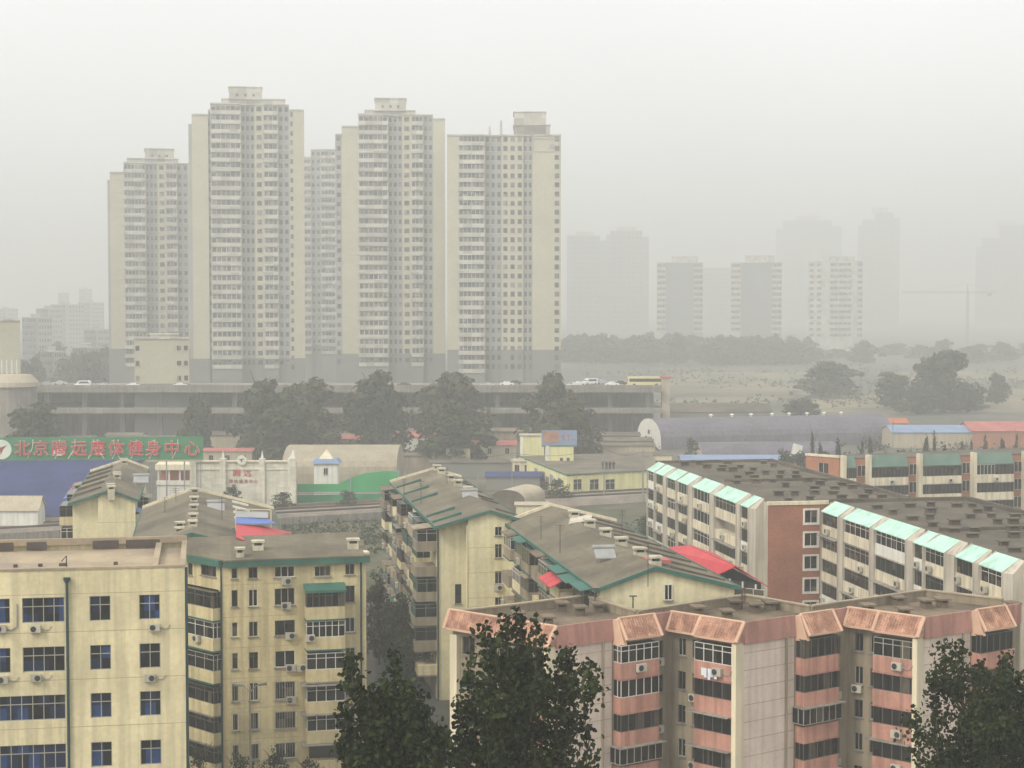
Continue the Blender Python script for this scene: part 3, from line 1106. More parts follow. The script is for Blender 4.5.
for yy in (Y0 + 19, Y0 + 24, Y0 + 29, Y0 + 34):
    b = MB()
    b.slab([(XR + 4.2, yy, zr_ - s1 * 4.2 + .2), (X1 - 2.6, yy, zr_ - s1 * (X1 - 2.6 - XR) + .2), (X1 - 2.6, yy + .35, zr_ - s1 * (X1 - 2.6 - XR) + .2), (XR + 4.2, yy + .35, zr_ - s1 * 4.2 + .2)], .35)
    b.build('parting_rib', M['white'], rf)
for px, py in ((195, 488), (195, 496), (194.5, 504), (194, 513), (194, 520)):
    p = at(px, py + 2, zr_ + .3)
    chimney(m4, XR + .1, p.y, zr_ - .35, .8, .7, .85)
p = at(179.5, 531, 20.4)
chimney(m4, p.x, p.y, p.z - .5, .8, .7, .9)
chimney(m4, p.x, p.y + 2.5, p.z - .3, .8, .7, .9)
p = at(232, 533, 19.4)
chimney(m4, p.x, p.y, p.z - .2, .8, .8, .7, 'green')
# coloured sheet awnings at the wing's edge
t = empty('tarpaulin_shelter', tuple(at(250, 533, 17.5)), 'red and blue sheet shelter at the edge of a grey roof', 'shelter')
b = MB()
b.slab([at(236, 524.5, 21.2), at(262, 525.5, 20.7), at(292, 532.5, 19.6), at(262, 538, 20.4), at(243, 540, 20.7), at(236, 537, 20.9)], .06)
b.build('red_sheet', M['red'], t)
b = MB()
b.slab([at(236, 517.5, 21.5), at(268, 518.5, 21.2), at(276, 523.5, 20.9), at(236, 523.8, 21.25)], .06)
b.build('blue_sheet', M['blue'], t)
b = MB()
b.slab([at(236, 511, 21.7), at(268, 512, 21.5), at(268, 517.8, 21.3), at(236, 517, 21.55)], .06)
b.build('grey_sheet', M['metal'], t)
b = MB()
for px, py, dz in ((236, 509, 21.9), (271, 510, 21.6), (290, 532, 19.5), (243, 539, 20.6)):
    p = at(px, py, dz)
    b.tube([(p.x, p.y, 16.5), tuple(p)], .07, 5)
q0, q1 = at(236, 509, 21.9), at(271, 510, 21.6)
b.tube([q0, q1], .06, 5)
b.build('post', M['palewall'], t)

# aerials and water heaters on the roofs
for root, pix, zz in ((mb, ((404, 492), (421, 497), (470, 500), (447, 487)), 19.7), (m2, ((541, 532), (560, 545), (605, 560), (622, 536), (648, 577)), 19.8),
                      (m3, ((100, 483), (112, 478), (141, 484)), 19.8), (m4, ((165, 512), (176, 505), (216, 512), (222, 522)), 19.9)):
    for i, (px, py) in enumerate(pix):
        p = at(px, py, zz)
        b = MB()
        if i % 3 == 2:
            b.slab([p + Vector((-.9, -.5, .25)), p + Vector((.9, -.5, .25)), p + Vector((.9, .5, .95)), p + Vector((-.9, .5, .95))], .08)
            b.tube([p + Vector((-1, .6, 1.05)), p + Vector((1, .6, 1.05))], .2, 8)
            b.tube([p + Vector((-.7, .5, -.6)), p + Vector((-.7, .5, .95))], .04, 5)
            b.tube([p + Vector((.7, .5, -.6)), p + Vector((.7, .5, .95))], .04, 5)
            b.build('water_heater', M['metal'], root)
        else:
            h_ = 1.6 + i * .3
            b.tube([p + Vector((0, 0, -.8)), p + Vector((0, 0, h_))], .035, 5)
            for k in range(3):
                b.tube([p + Vector((-.4 + k * .05, 0, h_ - .1 - k * .22)), p + Vector((.4 - k * .05, 0, h_ - .1 - k * .22))], .02, 4)
            b.build('aerial', M['rail'], root)

# ================================================================== pink saw-toothed block in front
ZP = 18.0
NF, FP = 6, 2.62
T0 = [at(556, 628, ZP), at(744, 624, ZP), at(924, 619, ZP)]
stp = (T0[2] - T0[0]) / 2
T0.append(T0[2] + stp)
RV = [at(672, 613, ZP)]
RV.append(RV[0] + stp)
RV.append(RV[1] + stp)
RV.append(RV[2] + stp)
A00 = at(453, 611.5, ZP)
for v in T0 + RV + [A00]:
    v.z = 0
pk = empty('flats', tuple((A00 + RV[2]) / 2 + Vector((0, 3, 0))), 'saw toothed pink and grey flats with sloping clay tile eaves around a flat roof', 'building')
wb, eb, gb, pb_, jb, cb = MB(), MB(), MB(), MB(), MB(), MB()
zc = ZP - 1.5                      # foot of the parapet band


def mansard(fr, u0, u1, out, zt=ZP + .1, zb=ZP - 1.2, caps=True):
    """sloping clay tile eaves with end cheeks"""
    b = MB()
    b.hexa([fr.p(u0, out, zb - .16), fr.p(u1, out, zb - .16), fr.p(u1, .01, zb - .16), fr.p(u0, .01, zb - .16),
            fr.p(u0, out, zb), fr.p(u1, out, zb), fr.p(u1, .05, zt), fr.p(u0, .05, zt)])
    n = int((u1 - u0) / .24)
    for i in range(n):
        u = u0 + (i + .5) * (u1 - u0) / n
        b.tube([fr.p(u, out + .02, zb + .01), fr.p(u, .07, zt + .01)], .07, 4)
    m_ = b.build('tiled_eave', M['tile'], pk)
    if caps:
        for u in (u0, u1):
            b = MB()
            b.tube([fr.p(u, out + .1, zb - .08), fr.p(u, .02, zt + .06)], .15, 6)
            b.build('ridge_cap', M['tilecap'], m_)
    b = MB()
    b.tube([fr.p(u0, .05, zt + .04), fr.p(u1, .05, zt + .04)], .1, 6)
    b.build('ridge_cap', M['tilecap'], m_)
    b = MB()
    b.fbox(fr, u0, u1, out - .02, out + .07, zb - .13, zb + .03)
    b.build('gutter', M['tilecap'], m_)


rp = random.Random(4)
for i in range(3):
    # south east face: blank wall, balcony bay, plain recess
    fr = fr2(T0[i], RV[i])
    L = (RV[i] - T0[i]).length
    bA, bB = L * .475, L * .82
    holes = []
    for k in range(NF):
        zf = zc - FP * (NF - k) + FP - .25
    wb.wall(fr, 0, bA - .05, 0, zc, [], .15, 0)
    rh = [(bB + .35, bB + 1.15, zc - FP * k - 1.95, zc - FP * k - .55) for k in range(0, 6)]
    wb.wall(fr, bA - .05, bB, 0, zc, [], .15, 1)
    wb.wall(fr, bB, L, 0, zc, rh, .15, 1)
    for h in rh:
        window(pk, fr, *h, cols=1, glass='dim', frame='darkframe')
    # panel parapet, leaning a little outwards at its foot
    b = MB()
    b.hexa([fr.p(-.05, .16, zc - .02), fr.p(bA - .02, .16, zc - .02), fr.p(bA - .02, -.15, zc - .02), fr.p(-.05, -.15, zc - .02),
            fr.p(-.05, .03, ZP + .12), fr.p(bA - .02, .03, ZP + .12), fr.p(bA - .02, -.15, ZP + .12), fr.p(-.05, -.15, ZP + .12)])
    b.build('parapet', M['pinkpar'], pk)
    b = MB()
    b.fbox(fr, bB + .02, L, -.15, .1, zc, ZP + .12)
    b.build('parapet', M['pinkpar'], pk)
    # chamfered cheek of the bay eaves
    b = MB()
    b.hexa([fr.p(bA, .03, zc - .35), fr.p(bA + .42, 1.0, zc - .28), fr.p(bA + .68, .95, zc - .28), fr.p(bA + .7, .0, zc - .35),
            fr.p(bA, .03, ZP + .1), fr.p(bA + .25, .35, ZP + .1), fr.p(bA + .7, .1, ZP + .1), fr.p(bA + .7, 0, ZP + .1)])
    b.build('eave_cheek', M['tilecap'], pk)
    mansard(fr, bA + .55, bB + .15, 1.0, zb=ZP - 1.32)
    for k in range(NF):
        zt = zc - .2 - FP * k                       # top of this floor's glazing
        zb_ = zt - 1.45
        D = .95
        balcony(pk, fr, bA + .1, bB, zb_ - 1.17, zb_, D, 'pink', 'pinkpar')
        if i == 0 and k < 2:
            glazing(pk, fr, bA + .13, bB - .03, zb_ + .002, zt - (.12 if k == 0 else 0), D - .02, 5, 'frame', 'dim', k == 0)
        elif k >= 2 and (i + k) % 2 == 1:
            glazing(pk, fr, bA - .2, bB + .1, zb_ + .2, zt, D + .28, 6, 'greyframe', 'dim', False)
            b = MB()
            b.fbox(fr, bA - .35, bB + .3, D * .2, D + .55, zt + .01, zt + .08)
            b.build('canopy', M['concrete'], pk)
        else:
            glazing(pk, fr, bA + .13, bB - .03, zb_ + .002, zt, D - .03, 5, 'darkframe', 'dim', False)
        if k == 0 and i == 0:
            ac(pk, fr, bA + 1.9, zb_ - .75, o=D, pipe=False)
        if k < 5:
            ac(pk, fr, bB + .55, zb_ - .75 - (k % 2) * .4, o=0, pipe=False) if (k + i) % 2 == 0 else None
    pipe = MB()
    pipe.tube([fr.p(bA - .95, .12, 0), fr.p(bA - .95, .12, zc + .25)], .08, 6)
    pipe.build('drain_pipe', M['olive'], pk)
    jn = MB()
    for k in range(0, 7):
        z = zc - .75 - FP / 2 * k * 1.0
        jn.fbox(fr, .02, bA - .1, .001, .008, z, z + .045)
    jn.build('joint', M['joint'], pk)

    # south west face ending at the tooth: windows, balcony, pale wall edge
    a = A00 if i == 0 else RV[i - 1]
    fr = fr2(a, T0[i])
    L = (T0[i] - a).length
    if i == 0:
        b0, b1 = 5.9, L - .42
        wins = [(1.0, 2.3), (3.6, 4.6)]
    else:
        b0, b1 = L * .42, L - .42
        wins = [(.6, 1.35), (2.0, b0 - .1)]
    hol = []
    for k in range(NF):
        zt = zc - .2 - FP * k
        for x_ in wins:
            hol.append((x_[0], x_[1], zt - 1.5, zt - .1))
    wb.wall(fr, 0, L - .42, 0, zc, hol, .15, 1)
    for h in hol:
        window(pk, fr, *h, cols=2, glass='dim', frame=rp.choice(['darkframe', 'greyframe', 'darkframe']))
    b = MB()
    b.fbox(fr, L - .41, L - .01, -.3, .98, 0, zc + .1)
    b.build('wall_edge', M['palewall'], pk)
    if i == 0:
        b = MB()
        b.fbox(fr, 0.02, .75, .0, .4, 0, zc - .2)
        b.build('wall_edge', M['palewall'], pk)
    mansard(fr, .02 if i else -.3, L * .42 if i else 5.9, .62)
    mansard(fr, L * .42 if i else 5.9, L + .05, 1.02)
    for k in range(NF):
        zt = zc - .2 - FP * k
        zb_ = zt - 1.42
        D = .95
        balcony(pk, fr, b0, b1, zb_ - 1.2, zb_, D, 'pink', 'pinkpar')
        white = (i == 1 and k == 0)
        glazing(pk, fr, b0 + .03, b1 - .03, zb_ + .002, zt, D - .03, 4, 'frame' if white else ('greyframe' if k == 0 else 'darkframe'), 'flat' if k < 2 else 'dim', k == 0)
        if (i == 1 and k in (0,)) or (i == 2 and k in (0, 2)) or (i == 2 and k == 3):
            ac(pk, fr, b1 - 1.2, zb_ - .85, o=D)
        if k >= 3 or (i == 1 and k == 2):
            b = MB()
            b.slab([fr.p(b0 - .5, D + .5, zt - .05), fr.p(b1 - .05, D + .5, zt - .05), fr.p(b1 - .05, 0, zt + .1), fr.p(b0 - .5, 0, zt + .1)], .05)
            b.build('canopy', M['concrete'], pk)
        if i == 1 and k in (1, 3):
            ac(pk, fr, 2.3, zb_ - .8, pipe=False)
        if (i, k) == (2, 1):
            ac(pk, fr, .95, zb_ - .7, pipe=False)
# washing and pot plants on two balconies
fr = fr2(RV[0], T0[1])
L = (T0[1] - RV[0]).length
b = MB()
for j in range(5):
    u = L * .42 + .9 + j * .3
    b.fbox(fr, u, u + .24, 1.18 + (j % 2) * .06, 1.22 + (j % 2) * .06, ZP - 4.1 - (j % 3) * .13, ZP - 3.52)
lau = tag(b.build('washing', M['clothw'], origin=fr.p(L * .6, 1.2, ZP - 4)), 'white washing hung outside the white framed top balcony of the pink block', 'washing')
wb.prism([A00 + Vector((.1, .25, 0)), T0[0] + Vector((-.1, .6, 0)), RV[0], T0[1] + Vector((-.1, .6, 0)), RV[1], T0[2] + Vector((-.1, .6, 0)), RV[2], RV[2] + Vector((1, 3, 0)),
          RV[2] + Vector((-3.5, 7.7, 0)), RV[1] + Vector((-2.45, 2.1, 0)), RV[1] + Vector((-6, 8, 0)), RV[0] + Vector((-2.45, 1.6, 0)), RV[0] + Vector((-4.8, 9.2, 0)), A00 + Vector((.3, 1, 0))], ZP - 1.2, ZP - .75, 2)
wb.build('wall', [M['greywall'], M['olive'], M['roofbrown']], pk)
# roof parapet at the back, low and weathered
BK = [A00 + Vector((.1, .3, 0)), RV[0] + Vector((-4.8, 9.3, 0)), RV[0] + Vector((-2.4, 1.5, 0)), RV[1] + Vector((-5.9, 8.1, 0)), RV[1] + Vector((-2.4, 2.0, 0)), RV[2] + Vector((-4.4, 8.4, 0)), RV[2] + Vector((0, 3.1, 0))]
b = MB()
for p, q in zip(BK, BK[1:]):
    d = (q - p).normalized()
    n = Vector((-d.y, d.x, 0)) * .14
    b.prism([p - n, q - n, q + n, p + n], 0, ZP - .1)
b.build('back_parapet', M['olive'], pk)
b = MB()
for p, q in zip(BK, BK[1:]):
    d = (q - p).normalized()
    n = Vector((-d.y, d.x, 0)) * .22
    b.prism([p - n, q - n, q + n, p + n], ZP - .095, ZP + .02)
b.build('coping', M['roofpink'], pk)
for (px, py) in ((518, 616), (548, 620), (562, 606), (580, 610), (598, 607), (698, 610), (727, 614), (735, 604), (755, 607), (770, 605),
                 (868, 608), (904, 612), (898, 600), (926, 603), (942, 602), (1012, 606)):
    p = at(px, py + 3, ZP - .6)
    chimney(pk, p.x, p.y, ZP - .75, .65, 1.05, .75, 'roofbrown', .2)
for px, py in ((633, 608), (595, 600), (742, 600)):
    p = at(px, py, ZP)
    b = MB()
    b.tube([(p.x, p.y, ZP - .8), (p.x, p.y, ZP + .9)], .06, 6)
    b.box(p.x - .3, p.y - .1, ZP + .9, p.x + .3, p.y + .1, ZP + .98)
    b.build('roof_vent', M['rail'], pk)


# ================================================================== brick ended flats with aqua bay roofs
ZT = 18.5


def aqua_block(xw, xe, y0, y1, label, ys, zt=ZT, brick_to=None):
    """west side at xw with bays, south end wall in brick"""
    rt_ = empty('flats', ((xw + xe) / 2, (y0 + y1) / 2, 0), label, 'building')
    f_w = Fr(xw, y1, -math.pi / 2)
    f_s = Fr(xw, y0, 0)
    L = y1 - y0
    b = MB()
    b.wall(f_w, 0, L, 0, zt)
    b.poly([(xe, y0, 0), (xe, y1, 0), (xe, y1, zt), (xe, y0, zt)])
    b.poly([(xe, y1, 0), (xw, y1, 0), (xw, y1, zt), (xe, y1, zt)])
    b.build('wall', M['tealside'], rt_)
    hol = []
    for k in range(6):
        z1 = zt - 1.0 - 2.74 * k
        hol.append((4.55, 6.15, z1 - 1.55, z1))
    b = MB()
    b.wall(f_s, 0, xe - xw, 0, zt - .35, hol, .2)
    b.build('brick_end', M['brick'], rt_)
    b = MB()
    for h in hol:
        for (a, c_, z0, z1) in ((h[0] - .22, h[1] + .22, h[3], h[3] + .2), (h[0] - .22, h[1] + .22, h[2] - .22, h[2]), (h[0] - .22, h[0], h[2], h[3]), (h[1], h[1] + .22, h[2], h[3])):
            b.fbox(f_s, a, c_, 0, .07, z0, z1)
    sb = b.build('window_surround', M['white'], rt_)
    for h in hol:
        window(rt_, f_s, *h, cols=2, glass='flat', frame='frame', sill=False)
    b = MB()
    b.fbox(f_s, -.05, xe - xw, -.3, .12, zt - .34, zt + .08)
    b.build('cornice', M['palewall'], rt_)
    b = MB()
    b.box(xw + .3, y0 + .31, zt - .5, xe - .3, y1 - .3, zt - .12)
    b.build('roof', M['roofdark'], rt_)
    b = MB()
    b.box(xe - .3, y0 + .3, zt - .3, xe + .12, y1, zt + .35)
    b.box(xw, y1 - .3, zt - .2, xe - .31, y1 + .05, zt + .3)
    b.build('parapet', M['roofdark'], rt_)
    rr = random.Random(int(y0))
    mid = []
    n = int(L / 5.2)
    for j in range(n):
        for x_ in (.2, .33, .46, .59, .72, .86):
            if rr.random() < .72:
                x = xw + (xe - xw) * x_ + rr.uniform(-.6, .6)
                chimney(rt_, x, y0 + 2.5 + j * 5.2 + rr.uniform(-.8, .8), zt - .15, rr.choice([.8, 1.1]), .6, rr.choice([.5, .65]), 'roofdark', .14)
    if L > 40:
        b = MB()
        b.box(xw + 2.2, y0 + L * .47, zt - .13, xe - .31, y0 + L * .47 + .35, zt + .25)
        b.build('roof_curb', M['roofdark'], rt_)
    # bays
    OUT = 1.45
    for bi, (ya, yb, side) in enumerate(ys):
        u0, u1 = y1 - yb, y1 - ya           # u grows southwards
        W = u1 - u0
        b = MB()
        e = .1
        b.hexa([f_w.p(u0 + e, OUT + .1, zt - .98), f_w.p(u1 - e, OUT + .1, zt - .98), f_w.p(u1 - e, .0, zt - .98), f_w.p(u0 + e, .0, zt - .98),
                f_w.p(u0 + e, OUT + .1, zt - .88), f_w.p(u1 - e, OUT + .1, zt - .88), f_w.p(u1 - e, -.25, zt + .22), f_w.p(u0 + e, -.25, zt + .22)])
        b.build('bay_roof', M['teal'], rt_)
        b = MB()
        for u in (u1 - e + .002, u0 - .02):
            b.hexa([f_w.p(u, OUT + .14, 0), f_w.p(u + .12, OUT + .14, 0), f_w.p(u + .12, .0, 0), f_w.p(u, .0, 0),
                    f_w.p(u, OUT + .14, zt - .94), f_w.p(u + .12, OUT + .14, zt - .94), f_w.p(u + .12, -.2, zt + .3), f_w.p(u, -.2, zt + .3)])
        if side:
            b.hexa([f_w.p(u1 + .03, OUT, 0), f_w.p(u1 + side, OUT - .5, 0), f_w.p(u1 + side, 0, 0), f_w.p(u1 + .03, 0, 0),
                    f_w.p(u1 + .03, OUT, zt - .96), f_w.p(u1 + side, OUT - .5, zt - .96), f_w.p(u1 + side, -.15, zt + .25), f_w.p(u1 + .03, -.15, zt + .25)])
        b.build('bay_side', M['tealside'], rt_)
        nc = max(2, int(round(W / 1.5)))
        for k in range(6):
            ztop = zt - 1.0 - 2.74 * k
            zb_ = ztop - (1.45 if k == 0 else 1.5)
            balcony(rt_, f_w, u0 + .1, u1 - .1, zb_ - 1.1, zb_, OUT + rr.uniform(-.12, .04), rr.choice(['bayw', 'bayw', 'bayw', 'white']), rr.choice(['tealside', 'concrete']))
            if k == 0 or rr.random() < .9:
                glazing(rt_, f_w, u0 + .14, u1 - .14, zb_ + .002, ztop, OUT - .12, nc, rr.choice(['frame', 'frame', 'greyframe', 'darkframe']) if k < 1 else rr.choice(['darkframe', 'darkframe', 'greyframe', 'frame']), 'dim', rr.random() < .5)
            if k < 4 and rr.random() < .6:
                ac(rt_, f_w, rr.uniform(u0 + .8, u1 - .8), zb_ - .85, o=OUT + .02, pipe=False)
            if k > 0 and rr.random() < .25:
                b = MB()
                b.slab([f_w.p(u0, OUT + .5, ztop + .0), f_w.p(u1, OUT + .5, ztop + .0), f_w.p(u1, OUT - .2, ztop + .14), f_w.p(u0, OUT - .2, ztop + .14)], .05)
                b.build('canopy', M['concrete'], rt_)
    return rt_


s1 = [(254.5, 258.5, 0), (249.5, 254.0, .8), (243.0, 248.0, 0), (237.0, 242.4, .9), (227.0, 235.0, .9), (216.0, 225.2, .9), (211.3, 214.4, 1.0)]
# scale the measured distances along the facade to this block's length
lo, hi = 197.2, 249.5
s1 = [(lo + .6 + (a - 209.2) * (hi - lo - 1) / (259 - 209.2), lo + .6 + (c_ - 209.2) * (hi - lo - 1) / (259 - 209.2), s_) for a, c_, s_ in s1]
t1 = aqua_block(65.2, 83.0, lo, hi, 'farther run of flats with aqua bay roofs, whose red brick end wall shows', s1)
fw2 = Fr(71.6, 197.0, -math.pi / 2)
s2 = []
for x0, x1, s_ in ((823, 840, .9), (845, 872, 1.1), (876, 908, 1.0), (915, 926, .1), (925, 947, 1.6), (957, 976, .35), (981, 1005, 1.0)):
    ys_ = []
    for x in (x0, x1):
        y = 499 + .313 * (x - 833)
        ys_.append(197.0 - fw2.hit(x, y + 2, .3)[0])
    s2.append((ys_[1], ys_[0], s_))
lo2 = min(a for a, _, _ in s2) - 1.6
t2 = aqua_block(72.6, 90.0, lo2, 196.8, 'nearer run of flats with aqua bay roofs, stepped back from the red end wall', s2)
# the next block of the row, only its corner in view
t3 = empty('flats', (83, lo2 + 3, 0), 'orange brick corner of a small block beside the nearer aqua roofed flats', 'building')
f3 = Fr(77.2, lo2 + .5, -R(0))
b = MB()
b.wall(f3, 0, 12, 0, 16.6, [(.8, 1.9, 14.2, 15.8)], .2)
b.poly([f3.p(0, 0, 0), f3.p(0, 0, 16.6), f3.p(0, -9, 16.6), f3.p(0, -9, 0)])
b.build('wall', M['brick2'], t3)
b = MB()
b.fbox(f3, -.1, 12, -9, .12, 16.61, 17.0)
b.build('roof', M['palewall'], t3)
window(t3, f3, .8, 1.9, 14.2, 15.8, 2, frame='frame', sill=False)

# ================================================================== mansard flats at right
ZM = 16.0
p0, p1, p2 = at(806, 455.5, ZM), at(839, 458, ZM), at(1060, 452.5, ZM)
fA, fB = fr2(p0, p1), fr2(p1, p2)
LA, LB = (Vector(p1) - Vector(p0)).length, (Vector(p2) - Vector(p1)).length
mt = empty('flats', tuple(Vector(((p1.x + p2.x) / 2, p1.y + 6, 0))), 'low flats with dark green mansard strips and cream balconies behind the aqua roofs', 'building')
mw = MB()
mw.wall(fA, 0, LA, 0, ZM, [(LA * .38, LA * .68, 13.0 - 3.0 * k, 15.0 - 3.0 * k) for k in range(3)], .2, 0)
for k in range(3):
    window(mt, fA, LA * .38, LA * .68, 13.0 - 3 * k, 15.0 - 3 * k, 2, frame='frame', sill=False)
mw.wall(fB, 0, LB, 0, ZM - .3, [], .2, 0)
mw.prism([p1 + Vector((0, .3, 0)), p2 + Vector((0, .3, 0)), p2 + Vector((0, 12, 0)), p0 + Vector((.3, .3, 0))], 0, ZM - .1, 1)
mw.build('wall', [M['brick2'], M['roofdark']], mt)
b = MB()
b.fbox(fA, -.1, LA + .1, -.3, .15, ZM + .01, ZM + .4)
b.build('coping', M['palewall'], mt)
for (x0, x1) in ((843, 853), (868, 905), (919, 958), (973, 1010), (1024, 1058)):
    u0, u1 = fB.hit(x0, 470)[0], fB.hit(x1, 470)[0]
    b = MB()
    b.hexa([fB.p(u0, 1.3, ZM - 1.6), fB.p(u1, 1.3, ZM - 1.6), fB.p(u1, 0.002, ZM - 1.6), fB.p(u0, .002, ZM - 1.6),
            fB.p(u0, 1.3, ZM - 1.5), fB.p(u1, 1.3, ZM - 1.5), fB.p(u1, .3, ZM + .35), fB.p(u0, .3, ZM + .35)])
    b.build('mansard', M['darkgreen'], mt)
    b = MB()
    b.fbox(fB, u0 - .55, u0 - .01, 0, 1.4, 0, ZM + .45)
    b.build('party_wall', M['bayw'], mt)
    for k in range(4):
        zt = ZM - 1.62 - 3.05 * k
        balcony(mt, fB, u0 + .02, u1 - .02, zt - 3.0, zt - 1.75, 1.3, 'bayw', 'tealside')
        um = (u0 + u1) / 2
        for a, c_ in (((u0 + .05, um - .1), (um + .1, u1 - .05)) if x1 - x0 > 20 else ((u0 + .05, u1 - .05),)):
            glazing(mt, fB, a, c_, zt - 1.748, zt - .02, 1.25, 5, 'darkframe' if not (x0 == 973 and k == 0 and a < um - 3) else 'frame', 'dim', False)
        if k < 3 and rnd.random() < .7:
            ac(mt, fB, u0 + (u1 - u0) * rnd.uniform(.3, .8), zt - 2.8, o=1.3, pipe=False)
    # recessed stair windows between the strips
    u2 = u1 + .75
    for k in range(4):
        zt = ZM - 1.3 - 3.05 * k
        window(mt, fB, u2, u2 + 1.5, zt - 1.9, zt, 2, frame='frame', glass='dim', o=.16, depth=.1, sill=False)


# ================================================================== lettering
def lettering(name, text, size, loc, fr, mat, parent, squash=1.0, weight=0.0):
    cu = bpy.data.curves.new(name, 'FONT')
    cu.body = text
    cu.size = size
    cu.extrude = .04
    cu.offset = weight
    cu.align_x = 'CENTER'
    cu.align_y = 'CENTER'
    tmp = bpy.data.objects.new(name, cu)
    col.objects.link(tmp)
    dg = bpy.context.evaluated_depsgraph_get()
    dg.update()
    me = bpy.data.meshes.new_from_object(tmp.evaluated_get(dg))
    bpy.data.objects.remove(tmp)
    bpy.data.curves.remove(cu)
    me.materials.clear()
    me.materials.append(mat)
    o = bpy.data.objects.new(name, me)
    col.objects.link(o)
    o.parent = parent
    o.location = Vector(loc) - WL[parent]
    o.rotation_euler = (math.pi / 2, 0, fr.ang)
    o.scale = (squash, 1, 1)
    return o


def disc(b, fr, u, z, r, o0, o1, n=24, mi=0):
    pts = [fr.p(u + r * math.cos(2 * math.pi * i / n), o1, z + r * math.sin(2 * math.pi * i / n)) for i in range(n)]
    pb = [fr.p(u + r * math.cos(2 * math.pi * i / n), o0, z + r * math.sin(2 * math.pi * i / n)) for i in range(n)]
    b.poly(pts, mi)
    b.poly(pb[::-1], mi)
    for i in range(n):
        j = (i + 1) % n
        b.poly([pts[i], pb[i], pb[j], pts[j]], mi)


def bird_mark(b, fr, u, z, r, o, mi=0):
    """a swooping red mark with three strokes"""
    for pts in ([(-.75, .35), (-.1, .3), (.75, .55), (.2, .0), (-.1, -.75), (-.2, .0)], [(-.5, .05), (-.15, .15), (-.1, -.1)]):
        b.slab([fr.p(u + x * r, o, z + y * r) for x, y in pts], .001, mi)


# ---- blue roofed sports hall with the long sign
EH = 2.0
q = [at(-110, 520, EH), at(77, 517, EH), at(146, 460, 11), at(-110, 461, 11)]
hall = empty('sports_hall', tuple(Vector(((q[0].x + q[2].x) / 2, (q[0].y + q[2].y) / 2, 0))), 'wide hall with a long sloping dark blue sheet roof under the green sign', 'hall')
b = MB()
n = 8
for i in range(n):          # a shallow curved roof sheet
    def rp_(k, side):
        f = k / n
        a, c_ = (q[0], q[3]) if side == 0 else (q[1], q[2])
        p = a.lerp(c_, f)
        return (p.x, p.y, EH + (11 - EH) * math.sin(f * math.pi / 2))
    b.poly([rp_(i, 0), rp_(i, 1), rp_(i + 1, 1), rp_(i + 1, 0)])
b.build('roof', M['blueroof'], hall)
b = MB()
b.poly([q[0], q[1], vec((q[1].x, q[1].y, 0)), vec((q[0].x, q[0].y, 0))])
b.poly([vec((q[1].x, q[1].y, 0)), q[1], q[2], vec((q[2].x, q[2].y, 0))])
b.poly([vec((q[3].x, q[3].y, 0)), vec((q[2].x, q[2].y, 0)), q[2], q[3]])
b.build('wall', M['beige'], hall)
fsn = fr2(at(-60, 460.5, 11), at(203.5, 459, 11))
sg = empty('sign_board', tuple(fsn.p(20, 0, 11)), 'long green sign board with red characters on the ridge of the blue roofed hall', 'sign')
u0, u1 = 0, fsn.hit(203, 450)[0]
zs0, zs1 = fsn.hit(100, 460.2)[1], fsn.hit(100, 437)[1]
b = MB()
b.fbox(fsn, u0, u1, -.3, 0, zs0, zs1)
b.build('board', M['signgreen'], sg)
b = MB()
b.fbox(fsn, u0, u1, -.35, .06, zs0 - .35, zs0 - .003)
b.build('frame', M['beige'], sg)
for px in (150, 166, 184, 200):
    b = MB()
    u = fsn.hit(px, 450)[0]
    b.tube([fsn.p(u, -.5, 0), fsn.p(u, -.5, zs0 + 2)], .14, 6)
    b.build('post', M['metal'], sg)
b = MB()
uc, zcn = fsn.hit(1.5, 449.5)
disc(b, fsn, uc, zcn, 1.95, .01, .05)
for px, amp in ((27, 1.0), (55, .8), (68, 1.2), (88, 1.0), (112, 1.1), (120, -1), (131, .9), (149, 1.0), (104, -1.1), (172, 1.0)):
    u, z = fsn.hit(px, 449)
    pts = [fsn.p(u + amp * (math.sin(t_ * 2.1) * .9 + t_ * .35), .05, z - 1.9 + 3.8 * t_) for t_ in [i / 8 for i in range(9)]]
    b.tube(pts, .10, 4)
b.build('pale_figures', M['signwhite'], sg)
b = MB()
bird_mark(b, fsn, uc, zcn, 1.5, .09)
b.build('emblem', M['signred'], sg)
for ch, px in zip('北京腾远康体健身中心', (22.5, 41, 59.5, 79, 98, 116.5, 135.5, 153.5, 172, 192)):
    u, z = fsn.hit(px, 449.5)
    lettering('lettering', ch, 3.25, fsn.p(u, .34, z + .05), fsn, M['signred'], sg, 1.0, .012)
    lettering('lettering_edge', ch, 3.25, fsn.p(u, .24, z + .05), fsn, M['signwhite'], sg, 1.0, .05)


